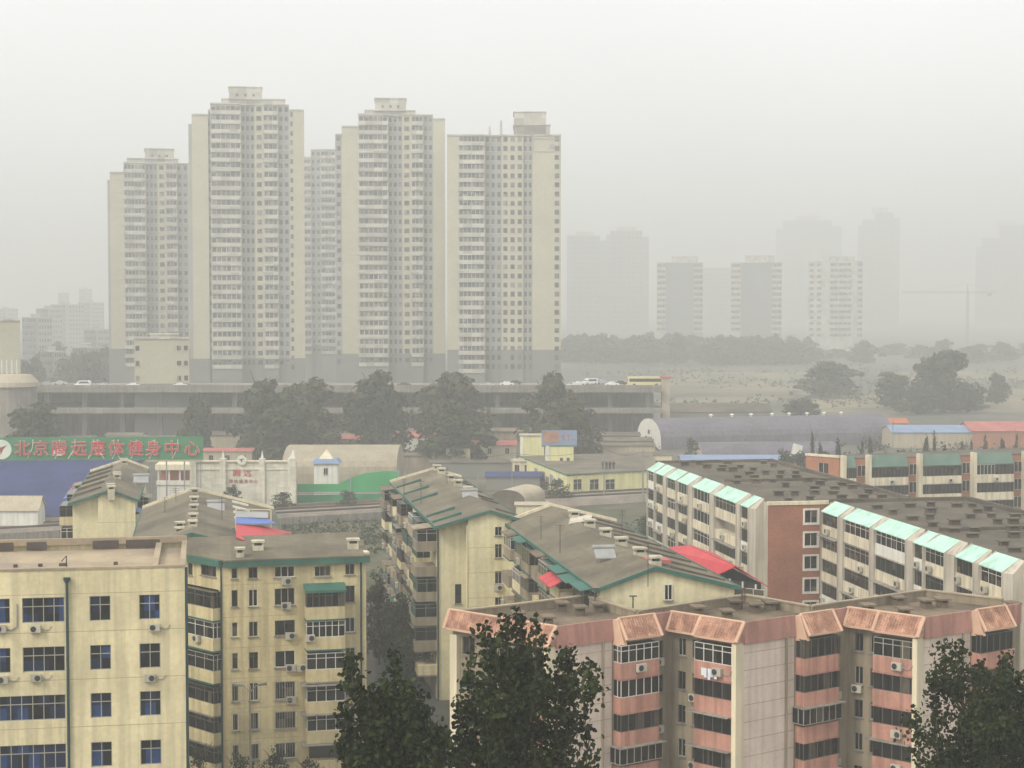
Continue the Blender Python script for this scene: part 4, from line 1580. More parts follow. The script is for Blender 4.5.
def shed(name, label, cat, px0, px1, y, s, h, depth, wall, roof, rise=.8, group=None, ang=0.0, win=0, over=.3):
    """a low building: its foot at y, h metres to the eaves, gable roof along its front"""
    a, c_ = pt(px0, y, s), pt(px1, y, s)
    z0 = 0.0
    f = fr2(a, c_)
    L = math.hypot(c_.x - a.x, c_.y - a.y)
    if ang:
        f = Fr(a.x, a.y, f.ang + ang)
    r_ = empty(name, tuple(f.p(L / 2, -depth / 2, z0)), label, cat, group)
    b = MB()
    hol = []
    if win:
        for i in range(win):
            u = L * (i + .5) / win
            hol.append((u - .6, u + .6, h * .4, h * .8))
    b.wall(f, 0, L, 0, h, hol, .2)
    for p, q_ in ((f.p(L, 0, 0), f.p(L, -depth, 0)), (f.p(L, -depth, 0), f.p(0, -depth, 0)), (f.p(0, -depth, 0), f.p(0, 0, 0))):
        b.poly([p, q_, q_ + Vector((0, 0, h)), p + Vector((0, 0, h))])
    for u in (0, L):
        b.poly([f.p(u, 0, h), f.p(u, -depth, h), f.p(u, -depth / 2, h + rise)])
    b.build('wall', M[wall], r_)
    for hh in hol:
        window(r_, f, *hh, cols=2, glass='dim', frame='frame', sill=False)
    b = MB()
    sl_ = rise / (depth / 2) * over
    b.slab([f.p(-over, over, h - sl_ + .05), f.p(L + over, over, h - sl_ + .05), f.p(L + over, -depth / 2, h + rise + .05), f.p(-over, -depth / 2, h + rise + .05)], .12)
    b.slab([f.p(-over, -depth / 2, h + rise + .05), f.p(L + over, -depth / 2, h + rise + .05), f.p(L + over, -depth - over, h - sl_ + .05), f.p(-over, -depth - over, h - sl_ + .05)], .12)
    b.build('roof', M[roof], r_)
    return r_


def barrel(name, label, cat, p0, p1, width, h, base, mat, endmat, n=14, dormer=False):
    """an arched hall from p0 to p1 along its axis"""
    d = (p1 - p0)
    d.z = 0
    L = d.length
    d.normalize()
    f = Fr(p0.x, p0.y, math.atan2(d.y, d.x))
    r_ = empty(name, tuple(f.p(L / 2, 0, 0)), label, cat)
    prof = [(-width / 2, 0)] + [(-width / 2 * math.cos(math.pi * i / n), base + (h - base) * math.sin(math.pi * i / n) ** .8) for i in range(n + 1)] + [(width / 2, 0)]
    b = MB()
    for (o0, z0), (o1, z1) in zip(prof, prof[1:]):
        b.poly([f.p(0, -o0, z0), f.p(L, -o0, z0), f.p(L, -o1, z1), f.p(0, -o1, z1)])
    b.build('roof', M[mat], r_)
    b = MB()
    for u in (-.02, L + .02):
        b = MB()
        b.poly([f.p(u, -o, z) for o, z in prof])
        b.build('end_wall', M[endmat], r_)
    return r_, f, L


# ---- white stone gateway
fgt = fr2(pt(190, 506, 4.86), pt(297, 505.5, 4.86))
LG = fgt.hit(296, 500)[0]
gt = empty('gateway', tuple(fgt.p(LG / 2, 0, 0)), 'pale stone gateway wall with four pillars and red characters beside the railway', 'gateway')
zt = fgt.hit(240, 462)[1]
b = MB()
b.fbox(fgt, 0, LG, -.8, 0, 0, zt)
b.build('wall', M['stone'], gt)
b = MB()
b.fbox(fgt, -.2, LG + .2, -.9, .35, zt + .003, zt + .3)
b.fbox(fgt, 0, LG, .001, .2, zt - 1.6, zt - 1.4)
b.build('cornice', M['palewall'], gt)
for x0, x1, yt in ((191, 196.5, 450), (220, 226, 450), (259.5, 265, 450), (288, 296, 449.5)):
    a, c_ = fgt.hit(x0, 480)[0], fgt.hit(x1, 480)[0]
    zz = fgt.hit(240, 458.5)[1]
    b = MB()
    b.fbox(fgt, a, c_, -1.1, .5, 0, zz)
    pl = b.build('pillar', M['stone'], gt)
    b = MB()
    m_ = (a + c_) / 2
    e = .28 if x1 - x0 < 7 else .7
    z9 = fgt.hit(240, yt)[1]
    base = [fgt.p(m_ - e, .1, zz), fgt.p(m_ + e, .1, zz), fgt.p(m_ + e, -.5, zz), fgt.p(m_ - e, -.5, zz)]
    tp = fgt.p(m_ + (.3 if e > .5 else 0), -.2, z9)
    for i in range(4):
        b.poly([base[i], base[(i + 1) % 4], tp])
    b.build('spire', M['white'], pl)
b = MB()
uc, zcn = fgt.hit(242, 460)
disc(b, fgt, uc, zcn, 1.0, .36, .5)
b.build('emblem_disc', M['signwhite'], gt)
b = MB()
bird_mark(b, fgt, uc, zcn, .75, .55)
b.build('emblem', M['signred'], gt)
for ch, px in zip('腾远', (237, 247.5)):
    u, z = fgt.hit(px, 473)
    lettering('lettering', ch, 1.75, fgt.p(u, .08, z), fgt, M['signred'], gt, 1.0, .006)
for ch, px in zip('康体健身中心', (231, 236, 241, 246, 251, 256)):
    u, z = fgt.hit(px, 481.5)
    lettering('lettering', ch, .85, fgt.p(u, .08, z), fgt, M['redroof'], gt, 1.0, .006)

# ---- open pavilion left of the gateway
fpv = fr2(pt(157, 487, 4.7), pt(194, 486.5, 4.7))
LP = fpv.hit(192, 480)[0]
pv = empty('pavilion', tuple(fpv.p(LP / 2, -1.5, 0)), 'white roofed open pavilion with orange back wall beside the gateway', 'pavilion')
zz = [fpv.hit(170, y)[1] for y in (485, 480.5, 470, 463)]
b = MB()
b.fbox(fpv, 0, LP, -4, 0, 0, zz[0] + .02)
b.fbox(fpv, -.1, LP + .1, -.3, .25, zz[0] + .025, zz[1])
b.build('base', M['white'], pv)
b = MB()
b.fbox(fpv, .1, LP - .1, -4, -3.6, zz[0] + .03, zz[2])
b.build('back_wall', M['orange'], pv)
for i in range(4):
    b = MB()
    u = .3 + (LP - .6) * i / 3
    b.fbox(fpv, u - .14, u + .14, -.28, 0, zz[1], zz[2])
    b.build('column', M['white'], pv)
b = MB()
b.hexa([fpv.p(-.3, .4, zz[2]), fpv.p(LP + .3, .4, zz[2]), fpv.p(LP + .3, -4.5, zz[2]), fpv.p(-.3, -4.5, zz[2]),
        fpv.p(-.3, .3, zz[3] - .3), fpv.p(LP + .3, .3, zz[3] - .3), fpv.p(LP + .1, -3.5, zz[3]), fpv.p(-.1, -3.5, zz[3])])
b.build('roof', M['palewall'], pv)

# ---- blue capped turret, tan arched hall and green netted fence
ftu = fr2(pt(314, 481, 4.75), pt(338, 481, 4.75))
LT = ftu.hit(337.5, 470)[0]
tu = empty('turret', tuple(ftu.p(LT / 2, -2.2, 0)), 'small white turret house with a blue roof band and a pointed top', 'turret')
zz = [ftu.hit(325, y)[1] for y in (463.5, 459, 450)]
b = MB()
a = uz(ftu, 323.5, 328, 468, 475)
b.wall(ftu, 0, LT, 0, zz[0], [a], .2)
for p, q_ in ((ftu.p(LT, 0, 0), ftu.p(LT, -4.5, 0)), (ftu.p(LT, -4.5, 0), ftu.p(0, -4.5, 0)), (ftu.p(0, -4.5, 0), ftu.p(0, 0, 0))):
    b.poly([p, q_, q_ + Vector((0, 0, zz[0])), p + Vector((0, 0, zz[0]))])
b.build('wall', M['white'], tu)
window(tu, ftu, *a, cols=2, frame='frame')
b = MB()
b.hexa([ftu.p(-.5, .5, zz[0]), ftu.p(LT + .5, .5, zz[0]), ftu.p(LT + .5, -5, zz[0]), ftu.p(-.5, -5, zz[0]),
        ftu.p(.2, -.2, zz[1]), ftu.p(LT - .2, -.2, zz[1]), ftu.p(LT - .2, -4.3, zz[1]), ftu.p(.2, -4.3, zz[1])])
b.build('roof', M['paleblue'], tu)
b = MB()
base = [ftu.p(1.0, -.4, zz[1]), ftu.p(LT - 1, -.4, zz[1]), ftu.p(LT - 1, -4, zz[1]), ftu.p(1, -4, zz[1])]
for i in range(4):
    b.poly([base[i], base[(i + 1) % 4], ftu.p(LT / 2, -2.2, zz[2])])
b.build('spire', M['palewall'], tu)
ph0, ph1 = pt(291, 478, 4.35), pt(405, 474, 4.35)
bh_, f_, L_ = barrel('arched_hall', 'wide tan arched hall behind the green fence and turret', 'hall', ph0 + Vector((0, 10, 0)), ph1 + Vector((0, 10, 0)), 26, 8.6, 3.0, 'tan', 'tan')
fgn = fr2(pt(296, 506, 4.8), pt(402, 504, 4.8))
gn = empty('net_fence', tuple(fgn.p(10, 0, 0)), 'tall bright green netted fence in front of the tan arched hall', 'fence')
H = lambda x, y: fgn.hit(x, y)
b = MB()
pts = [H(296, 492), H(345, 492), H(399, 491), H(400, 471.5), H(385, 471), H(365, 473), H(348, 479), H(338, 484), H(296, 484)]
b.poly([fgn.p(u, 0, z) for u, z in pts])
b.poly([fgn.p(u, -.1, z) for u, z in pts][::-1])
b.build('net', M['greennet'], gn)
b = MB()
lo_ = [H(296, 507), H(400, 504.5), H(400, 493.5), H(296, 495)]
b.poly([fgn.p(u, .02, max(z, 0)) for u, z in lo_])
b.build('lower_net', pmat('green_net_dark', (.02, .21, .09), .25, .3), gn)
for px in (297, 351, 399):
    u = H(px, 490)[0]
    b = MB()
    b.tube([fgn.p(u, .12, 0), fgn.p(u, .12, H(px, 480 if px < 340 else 470)[1])], .12, 6)
    b.build('post', M['metal'], gn)
b = MB()
b.fbox(fgn, H(296, 493)[0], H(400, 493)[0], .03, .1, H(296, 493.8)[1], H(296, 492.4)[1])
b.build('rail', M['metal'], gn)

# ---- yellow workshop with rooftop board
cs = [at(567, 475, 4.9), at(657, 470.5, 4.9), at(652, 452, 4.9), at(519, 456, 4.9)]
yw = empty('workshop', tuple(Vector(((cs[0].x + cs[2].x) / 2, (cs[0].y + cs[2].y) / 2, 0))), 'pale yellow flat roofed workshop with two roof towers behind the railway', 'building')
fyA, fyB = fr2(cs[0], cs[1]), fr2(cs[3], cs[0])
LyA, LyB = (cs[1] - cs[0]).length, (cs[0] - cs[3]).length
b = MB()
hol = [uz(fyA, x0, x1, 479, 490) for x0, x1 in ((573.5, 582), (590, 599), (605.5, 615))]
b.wall(fyA, 0, LyA, 0, 4.9, hol, .2)
b.wall(fyB, 0, LyB, 0, 4.9)
b.poly([vec((p.x, p.y, 0)) for p in (cs[1], cs[2])] + [cs[2], cs[1]])
b.poly([vec((p.x, p.y, 0)) for p in (cs[2], cs[3])] + [cs[3], cs[2]])
b.build('wall', M['lemon'], yw)
for h in hol:
    window(yw, fyA, *h, cols=2, rows=2, glass='dim', frame='frame')
b = MB()
b.slab([p + Vector((0, 0, .02)) for p in cs], .3)
b.build('roof', M['roofgrey'], yw)
b = MB()
b.fbox(fyA, 0, LyA, -.1, .25, 4.93, 5.15)
b.fbox(fyB, 0, LyB, -.1, .25, 4.93, 5.15)
b.build('coping', M['darkgreen'], yw)


def px_box(root, name, mat, x0, x1, y0, y1, s, depth, zmin=None):
    a, c_ = pt(x0, y1, s), pt(x1, y1, s)
    f = fr2(a, c_)
    L = math.hypot(c_.x - a.x, c_.y - a.y)
    zb_, zt_ = EYE - (y1 - HZ) / s, EYE - (y0 - HZ) / s
    b = MB()
    b.fbox(f, 0, L, -depth, 0, zmin if zmin is not None else zb_, zt_)
    return b.build(name, M[mat], root), f, L, zb_, zt_


o, f, L, z0, z1 = px_box(yw, 'roof_tower', 'lemon', 520, 544, 436, 456, 4.12, 5, 4.6)
b = MB()
b.fbox(f, -.2, L + .2, -5.2, .2, z1 + .003, z1 + .3)
b.build('coping', M['beige'], o)
b = MB()
b.fbox(f, .1, .75, -.5, .12, z0, z1 - .1)
b.build('pilaster', M['white'], o)
o, f, L, z0, z1 = px_box(yw, 'roof_tower', 'lemon', 545.5, 573.5, 445, 464.5, 4.25, 5, 4.6)
b = MB()
b.fbox(f, .1, .8, -.5, .12, z0, z1 - .1)
b.build('pilaster', M['white'], o)
for i in range(2):
    b = MB()
    b.fbox(f, 3.4 + i * 1.6, 4.1 + i * 1.6, .002, .06, z0 + .9, z0 + 1.6)
    b.build('vent', M['dark'], o)
bd = empty('billboard', tuple(f.p(L / 2, 0, z1)), 'small weathered billboard, half orange and half blue, on the yellow workshop tower', 'billboard')
b = MB()
b.fbox(f, -.9, L + .8, -.4, -.1, z1 + .05, z1 + 3.5)
b.build('board', M['paleblue'], bd)
b = MB()
b.fbox(f, -.6, L * .47, -.097, -.05, z1 + .6, z1 + 3.3)
b.build('orange_panel', pmat('billboard_orange', (.36, .19, .13), .2, .8), bd)
b = MB()
for u, z, w_, h in ((L * .55, 1.9, 1.0, .25), (L * .62, 1.1, .25, 1.5), (L * .75, 2.2, 1.2, .25), (L * .8, 1.0, .3, 1.6), (L * .92, 1.2, .9, .25)):
    b.fbox(f, u, u + w_, -.096, -.06, z1 + z, z1 + z + h)
b.build('red_strokes', M['redroof'], bd)
b = MB()
b.fbox(f, -.9, L + .8, -.3, .1, z1 - .35, z1 + .04)
b.build('bottom_rail', M['darkgreen'], bd)
# graffiti coloured side, crates on its roof
b = MB()
for i in range(7):
    u = LyB * (.35 + i * .08)
    b.fbox(fyB, u, u + LyB * .06, .002, .03, .6 + (i % 3) * .4, 3.6 - (i % 2) * .8)
b.build('painted_panel', pmat('mural', (.38, .18, .12), .4, .35, c2=(.2, .24, .3)), yw)
p = at(603, 469, 4.95)
tk = MB()
for i in range(4):
    tk.tube([(p.x + i * .8, p.y, 4.95), (p.x + i * .8, p.y, 6.6)], .22, 6)
tk.box(p.x - .4, p.y - .3, 6.0, p.x + 2.9, p.y + .3, 6.2)
tag(tk.build('roof_tanks', M['dark'], origin=(p.x, p.y, 4.95)), 'cluster of dark pipes standing on the yellow workshop roof', 'pipes')

shed('storehouse', 'flat tan storehouse behind the yellow workshop, beside the white arch', 'building', 588, 655, 463, 3.85, 5.0, 10, 'beige', 'roofgrey', .3)
shed('storehouse', 'long pale storehouse wall between the workshop and the aqua roofed flats', 'building', 630, 672, 466, 4.05, 4.6, 6, 'palewall', 'roofgrey', .3)
# ---- arched halls
v0 = pt(649, 447, 3.42)
ar, f_, L_ = barrel('arched_hall', 'long dusky purple arched hall with a white arched end wall', 'hall', v0, v0 + Vector((math.cos(R(6)), math.sin(R(6)), 0)) * 74, 20, 8.3, 1.5, 'purple', 'white')
b = MB()
fe_ = Fr(v0.x, v0.y, f_.ang - math.pi / 2)
for nm_, u0_, u1_, z0_, z1_ in (('doorway', 1.0, 4.0, 0, 2.6), ('window', -3.2, -1.6, 1.6, 3.0), ('window', -.8, .8, 3.8, 5.0)):
    b = MB()
    b.fbox(fe_, u0_, u1_, .03, .12, z0_, z1_)
    b.build(nm_, M['dark'], ar)
for px in (711, 732, 751, 772, 789, 807, 824, 841):
    u = f_.hit(px, 420)[0]
    b = MB()
    b.tube([f_.p(u, 0, 8.0), f_.p(u, 0, 8.9)], .35, 8)
    b.tube([f_.p(u, 0, 8.9), f_.p(u, 0, 9.25)], [.75, .3], 8)
    b.build('roof_vent', M['white'], ar)
v1 = pt(697, 459, 3.78)
barrel('arched_hall', 'low lilac grey arched shed in front of the purple hall', 'hall', v1, pt(832, 459, 3.75), 14, 5.2, 1.2, pmat('lilac_sheet', (.30, .265, .27), .1, .12, streak=.1) and 'purple' if 0 else 'purple', 'beige')
shed('workshop', 'long pink walled workshop with a pale blue roof behind the aqua roofed flats', 'building', 682, 812, 470, 4.2, 4.6, 9, 'pinkpar', 'paleblue', .9, win=5)
shed('warehouse', 'pale blue roofed warehouse behind the mansard flats', 'building', 892, 972, 448, 3.45, 4.6, 14, 'beige', 'paleblue', 1.6)
shed('warehouse', 'red roofed warehouse behind the mansard flats, beside the blue roofed one', 'building', 971, 1062, 447, 3.45, 5.0, 16, 'brick2', 'redroof', 2.2)
shed('warehouse', 'small orange roofed building at the end of the purple arched hall', 'building', 880, 908, 436, 3.15, 4.0, 8, 'beige', 'orange', 1.2)
shed('warehouse', 'long dark brown market shed just right of the viaduct end', 'building', 668, 772, 430, 3.05, 6.4, 16, 'redroof' if 0 else 'towerbase', 'roofdark', 2.2)
shed('bungalow', 'red roofed white bungalow between the tall trees', 'house', 392, 449, 450, 3.55, 4.4, 7, 'white', 'redroof', 1.3, win=3)
shed('bungalow', 'red roofed bungalow left of the yellow workshop', 'house', 463, 516, 457, 3.75, 4.2, 6, 'beige', 'redroof', 1.0, win=3)
shed('bungalow', 'faded pink roofed bungalow behind the tan arched hall', 'house', 334, 366, 451, 3.6, 4.3, 6, 'beige', 'redroof', .9)
shed('storehouse', 'grey roofed yard store below the red roofed white bungalow', 'building', 396, 452, 462, 3.95, 3.4, 6, 'olive', 'roofgrey', .5)
shed('storehouse', 'long dark roofed yard shed left of the yellow workshop towers', 'building', 430, 514, 470, 4.15, 3.6, 6, 'towerbase', 'roofdark', .4)
shed('storehouse', 'blue grey roofed shed beside the painted workshop side', 'building', 486, 540, 490, 4.45, 3.0, 12, 'towerbase', 'blueroof', .6)
shed('storehouse', 'tan roofed shed at the foot of the yellow workshop towers', 'building', 512, 532, 476, 4.2, 4.4, 5, 'palewall', 'beige', .4, win=2)
shed('bungalow', 'white flat house with aqua doors behind the green sign', 'house', 106, 142, 452, 3.7, 6.3, 6, 'white', 'roofgrey', .5, win=3)
shed('bungalow', 'low brown roofed house behind the gateway', 'house', 203, 252, 463, 4.0, 5.0, 8, 'redroof' if 0 else 'beige', 'redroof', .5, win=3)
shed('cottage', 'pale gabled cottage in front of the blue hall roof', 'house', -4, 38, 533, 5.45, 4.2, 5, 'white', 'beige', 2.2)
v2 = pt(508, 504, 5.1)
barrel('arched_hall', 'small cream arched shelter just behind the two middle flats', 'shelter', v2, v2 + Vector((6, 10, 0)), 7, 5.4, 3.2, 'beige', 'roofdark')
shed('storehouse', 'flat pale shed beside the cream arched shelter', 'building', 516, 548, 516, 5.25, 3.6, 5, 'palewall', 'beige', .2)

sgroup = 'low brown yard buildings below the viaduct'
for i, (x0, x1, y, s_, wl_, rf_) in enumerate(((48, 92, 446, 3.6, 'olive', 'roofdark'), (140, 186, 448, 3.66, 'towerbase', 'roofbrown'), (210, 240, 447, 3.6, 'beige', 'roofdark'), (340, 372, 441, 3.5, 'olive', 'roofbrown'), (404, 432, 438, 3.45, 'towerbase', 'roofdark'),
                                             (488, 532, 442, 3.5, 'olive', 'roofbrown'), (596, 640, 440, 3.5, 'towerbase', 'roofdark'), (604, 652, 452, 3.7, 'olive', 'roofbrown'), (446, 470, 462, 3.95, 'beige', 'roofdark'))):
    shed('storehouse', ('low olive shed under the viaduct left of the shorter tower', 'low dark brown shed under the viaduct above the green sign', 'low pale shed under the viaduct beside the dark tree clump', 'low olive shed under the viaduct below the stepped tower',
                        'low dark shed under the viaduct left of the bungalow roof', 'low olive shed under the viaduct left of the workshop towers', 'low dark brown shed under the viaduct behind the billboard', 'low olive shed between the workshop and the stair tower',
                        'small pale shed right of the white bungalow')[i], 'building', x0, x1, y, s_, 4.2 + (i % 3) * .6, 8, wl_, rf_, .7, sgroup)

# ---- red canopied annex between the second block and the aqua flats
an = empty('annex', tuple(Vector((49, 190, 0))), 'grey annex topped by a bright red sheet roof on white posts', 'building')
ra, rb_, rc, rd = at(659, 548, 14.6), at(689, 545, 15.6), at(741, 572, 15.4), at(716, 575, 14.4)
re_ = at(735, 571, 15.2)
b = MB()
b.slab([ra, rd, re_ + Vector((0, 0, .5)), rb_], .12)
b.build('red_roof', M['red'], an)
b = MB()
hi2 = rb_ + Vector((3.4, 1.2, -1.2))
hi3 = rc + Vector((3.0, .6, -1.6))
b.slab([rb_ + Vector((.05, 0, .05)), re_ + Vector((.05, 0, .55)), hi3, hi2], .12)
b.build('red_roof', M['red'], an)
b = MB()
b.prism([ra + Vector((.6, .5, 0)), rd + Vector((.2, .6, 0)), hi3 + Vector((-.3, .3, 0)), hi2 + Vector((-.5, -.2, 0))], 0, 11.4)
b.build('wall', M['olive'], an)
ins = [p_.lerp((ra + rd + hi3 + hi2) / 4, .12) for p_ in (ra, rd, hi3, hi2)]
b = MB()
b.prism(ins, 11.403, 13.9)
b.build('dark_room_fill', M['dark'], an)  # dark block painted as the shade inside the room behind the posts
for p, q_, k in ((ra, rd, 5), (rd, hi3, 4)):
    for i in range(k):
        x = p.lerp(q_, (i + .15) / k)
        b = MB()
        b.tube([(x.x, x.y + .3, 11.3), (x.x, x.y + .3, x.z - .1)], .12, 5)
        b.build('post', M['white'], an)
b = MB()
x0_, x1_ = rd.lerp(hi3, .5), rd.lerp(hi3, .95)
ffr = fr2(x0_, x1_)
window(an, ffr, .1, (x1_ - x0_).length - .1, 11.6, 13.4, 2, rows=2, frame='frame', o=.05, depth=.05, sill=False)


# ================================================================== viaduct
VS = 3.3
ZV = EYE - (388 - HZ) / VS
va, vb = pt(-160, 388, VS), pt(662, 388, VS)
fv = fr2(va, vb)
LV = math.hypot(vb.x - va.x, vb.y - va.y)
vd = empty('viaduct', tuple(fv.p(LV / 2, -12, 0)), 'long double deck concrete viaduct carrying cars past the foot of the towers', 'bridge')
WV = 34
b = MB()
b.fbox(fv, 0, LV, -WV, 0, ZV - 1.3, ZV)
b.build('deck', M['concrete'], vd)
b = MB()
b.fbox(fv, 0, LV, -.3, .1, ZV + .003, ZV + .95)
b.build('parapet', M['concrete'], vd)
b = MB()
zl2 = EYE - (408 - HZ) / VS
b.fbox(fv, 0, LV, -WV + 6, 1.5, zl2 - 1.5, zl2)
b.build('lower_deck', M['concrete'], vd)
b = MB()
b.fbox(fv, 0, LV, -WV + 2, -WV + 2.5, 0, ZV - 2.3)
b.build('back_wall', M['concrete'], vd)
for i in range(22):
    u = 4 + i * (LV - 8) / 21
    b = MB()
    b.fbox(fv, u - .8, u + .8, -6, -4.4, 0, zl2 - 1.52)
    b.fbox(fv, u - .7, u + .7, -5.9, -4.5, zl2 + .003, ZV - 1.32)
    b.build('pier', M['concrete'], vd)
ramp, f, L, z0, z1 = px_box(None, 'stair_tower', 'beige', 662, 670, 378, 420, 3.28, 4, 0)
tag(ramp, 'tan stair tower at the right end of the viaduct', 'tower')
b = MB()
b.fbox(f, -.3, L + .3, -5.3, .3, z1 + .003, z1 + .5)
b.build('roof', M['redroof'], ramp)


# ================================================================== cars
def car_meshes(kind):
    L, W, Hh = (4.4, 1.75, 1.45) if kind == 'car' else ((4.9, 1.85, 2.0) if kind == 'van' else (10.8, 2.5, 3.1))

    def body(b):
        if kind == 'car':
            prof = [(-2.2, .35), (-2.2, .8), (-1.95, .92), (-1.15, .95), (-.6, 1.42), (.75, 1.45), (1.45, .98), (2.05, .9), (2.2, .7), (2.2, .35)]
        elif kind == 'van':
            prof = [(-2.45, .35), (-2.45, .95), (-1.9, 1.1), (-1.3, 1.9), (-1.0, 2.0), (2.35, 2.0), (2.45, 1.8), (2.45, .35)]
        else:
            prof = [(-5.4, .4), (-5.4, 2.6), (-5.2, 3.05), (5.2, 3.1), (5.4, 2.9), (5.4, .4)]
        n = len(prof)
        k = len(b.v)
        for s_ in (-1, 1):
            for x, z in prof:
                y = s_ * W / 2 * (1 if z < 1.1 or kind == 'bus' else .86)
                b.v.append((x, y, z))
        b.f += [tuple(range(k, k + n)), tuple(range(k + 2 * n - 1, k + n - 1, -1))]
        b.m += [0, 0]
        for i in range(n):
            j = (i + 1) % n
            b.f.append((k + i, k + n + i, k + n + j, k + j))
            b.m.append(0)

    def glass(b):
        if kind == 'bus':
            for s_ in (-1, 1):
                b.box(-4.9, s_ * W / 2 - .01, 1.5, 4.9, s_ * W / 2 + .015, 2.5)
            b.box(-5.42, -1.1, 1.4, -5.38, 1.1, 2.6)
            return
        xs = (-1.0, 1.2) if kind == 'car' else (-1.2, 2.2)
        z0, z1 = (.98, 1.36) if kind == 'car' else (1.2, 1.75)
        for s_ in (-1, 1):
            y0, y1 = s_ * (W / 2 * .95 + .0), s_ * (W / 2 * .87 + .02)
            b.poly([(xs[0], y0, z0), (xs[1], y0, z0), (xs[1] - .45, y1, z1), (xs[0] + .4, y1, z1)])
        x0, x1 = (-1.17, -.66) if kind == 'car' else (-1.87, -1.36)
        b.poly([(x0, -.68, z0 + .02), (x0, .68, z0 + .02), (x1 - .02, .6, z1 + .02), (x1 - .02, -.6, z1 + .02)])
        if kind == 'car':
            b.poly([(1.43, -.66, 1.02), (1.43, .66, 1.02), (.83, .6, 1.42), (.83, -.6, 1.42)])

    def wheel(b):
        b.tube([(0, -.1, 0), (0, .1, 0)], .32 if kind != 'bus' else .5, 12)
    return body, glass, wheel, L, W


def car(kind, p, rz, mat, label, group, cat=None):
    body, glass, wheel, L, W = car_meshes(kind)
    r_ = bpy.data.objects.new({'car': 'parked_car', 'van': 'van', 'bus': 'bus'}[kind], None)
    col.objects.link(r_)
    r_.location = p
    r_.rotation_euler = (0, 0, rz)
    WL[r_] = Vector(p)
    tag(r_, label, cat or kind, group)
    sub('body', sheet([M[mat]], body, ('car_body', kind, mat)), r_)
    sub('windows', sheet([pmat('car_glass', (.02, .022, .025), .1, 1, rough=.1, spec=.5)], glass, ('car_glass', kind)), r_)
    wx = {'car': 1.35, 'van': 1.5, 'bus': 3.4}[kind]
    for sx in (-1, 1):
        for sy in (-1, 1):
            o = sub('wheel', sheet([M['dark']], wheel, ('car_wheel', kind)), r_)
            o.location = (sx * wx, sy * (W / 2 - .06), .32 if kind != 'bus' else .5)
    return r_


pmat('car_white', (.75, .75, .73), .03, 1, rough=.35)
pmat('car_silver', (.45, .46, .47), .03, 1, rough=.3)
pmat('car_dark', (.05, .05, .06), .03, 1, rough=.3)
pmat('car_red', (.35, .05, .04), .03, 1, rough=.3)
pmat('bus_cream', (.66, .60, .30), .03, 1, rough=.4)
for k_ in ('car_white', 'car_silver', 'car_dark', 'car_red', 'bus_cream'):
    M[k_] = MATS[k_]
ds = math.atan2(vb.y - va.y, vb.x - va.x)


def deck_at(px, back):
    """a place on the viaduct deck, back metres from its front edge"""
    u = fv.hit(px, 388, -back)[0]
    return fv.p(u, -back, ZV + .004)


cg = 'vehicles on the viaduct'
for i, (px, bk, kind, mt_, lb) in enumerate((
        (47, 12, 'car', 'car_silver', 'silver car on the viaduct, first from the round drum building'),
        (60, 19, 'car', 'car_white', 'white car far back on the viaduct, near the round drum building'),
        (83, 6, 'van', 'car_white', 'white van on the viaduct left of the first tower'),
        (105, 4, 'car', 'car_silver', 'silver car on the viaduct just below the first tower'),
        (133, 4, 'car', 'car_white', 'white car on the viaduct in front of the small cream house'),
        (180, 4, 'car', 'car_white', 'white car on the viaduct beside the tallest tower'),
        (374, 5, 'van', 'car_white', 'white van on the viaduct between two big trees'),
        (404, 9, 'car', 'car_dark', 'dark car on the viaduct beside a white van'),
        (487, 5, 'car', 'car_silver', 'silver car on the viaduct below the flat topped tower'),
        (507, 14, 'car', 'car_white', 'white car on the viaduct behind a silver car'),
        (515, 24, 'car', 'car_dark', 'dark car at the back of the viaduct under the flat topped tower'),
        (574, 4, 'car', 'car_white', 'white car at the front of the parked group on the viaduct'),
        (578, 14, 'car', 'car_white', 'white car at the middle of the parked group on the viaduct'),
        (590, 22, 'van', 'car_white', 'tall white van at the back of the parked group on the viaduct'),
        (601, 25, 'car', 'car_silver', 'silver car at the back of the parked group on the viaduct'),
        (612, 12, 'car', 'car_white', 'white car on the viaduct next to the cream bus'),
        (620, 20, 'car', 'car_dark', 'dark car on the viaduct behind the cream bus'),
        (645, 10, 'bus', 'bus_cream', 'cream coach parked near the right end of the viaduct'))):
    car(kind, deck_at(px, bk), ds + (math.pi if i % 3 == 0 else 0) + (.5 if 560 < px < 605 else 0), mt_, lb, cg, {'bus': 'bus', 'van': 'van', 'car': 'car'}[kind])
cg = 'cars parked in the lane'
for px, py, rz, mt_, lb in ((399, 663, 1.25, 'car_dark', 'dark car parked in the narrow lane, first from the lawn'), (411, 671, 1.35, 'car_silver', 'silver car parked in the narrow lane beside the yellow end wall'),
                            (403, 690, 1.3, 'car_silver', 'silver car parked nearest in the narrow lane behind a tree top'), (383, 652, 1.4, 'car_red', 'dull red car at the dark foot of the lane trees')):
    car('car', at(px, py, .03), rz, mt_, lb, cg)
p_ = at(427, 668, 0)
b = MB()
b.prism([at(418, 650, 0), at(440, 700, 0), at(443, 700, 0), at(421, 650, 0)], 0, 1.4)
tag(b.build('garden_wall', M['concrete']), 'low grey wall beside the lane below the yellow end wall', 'wall')


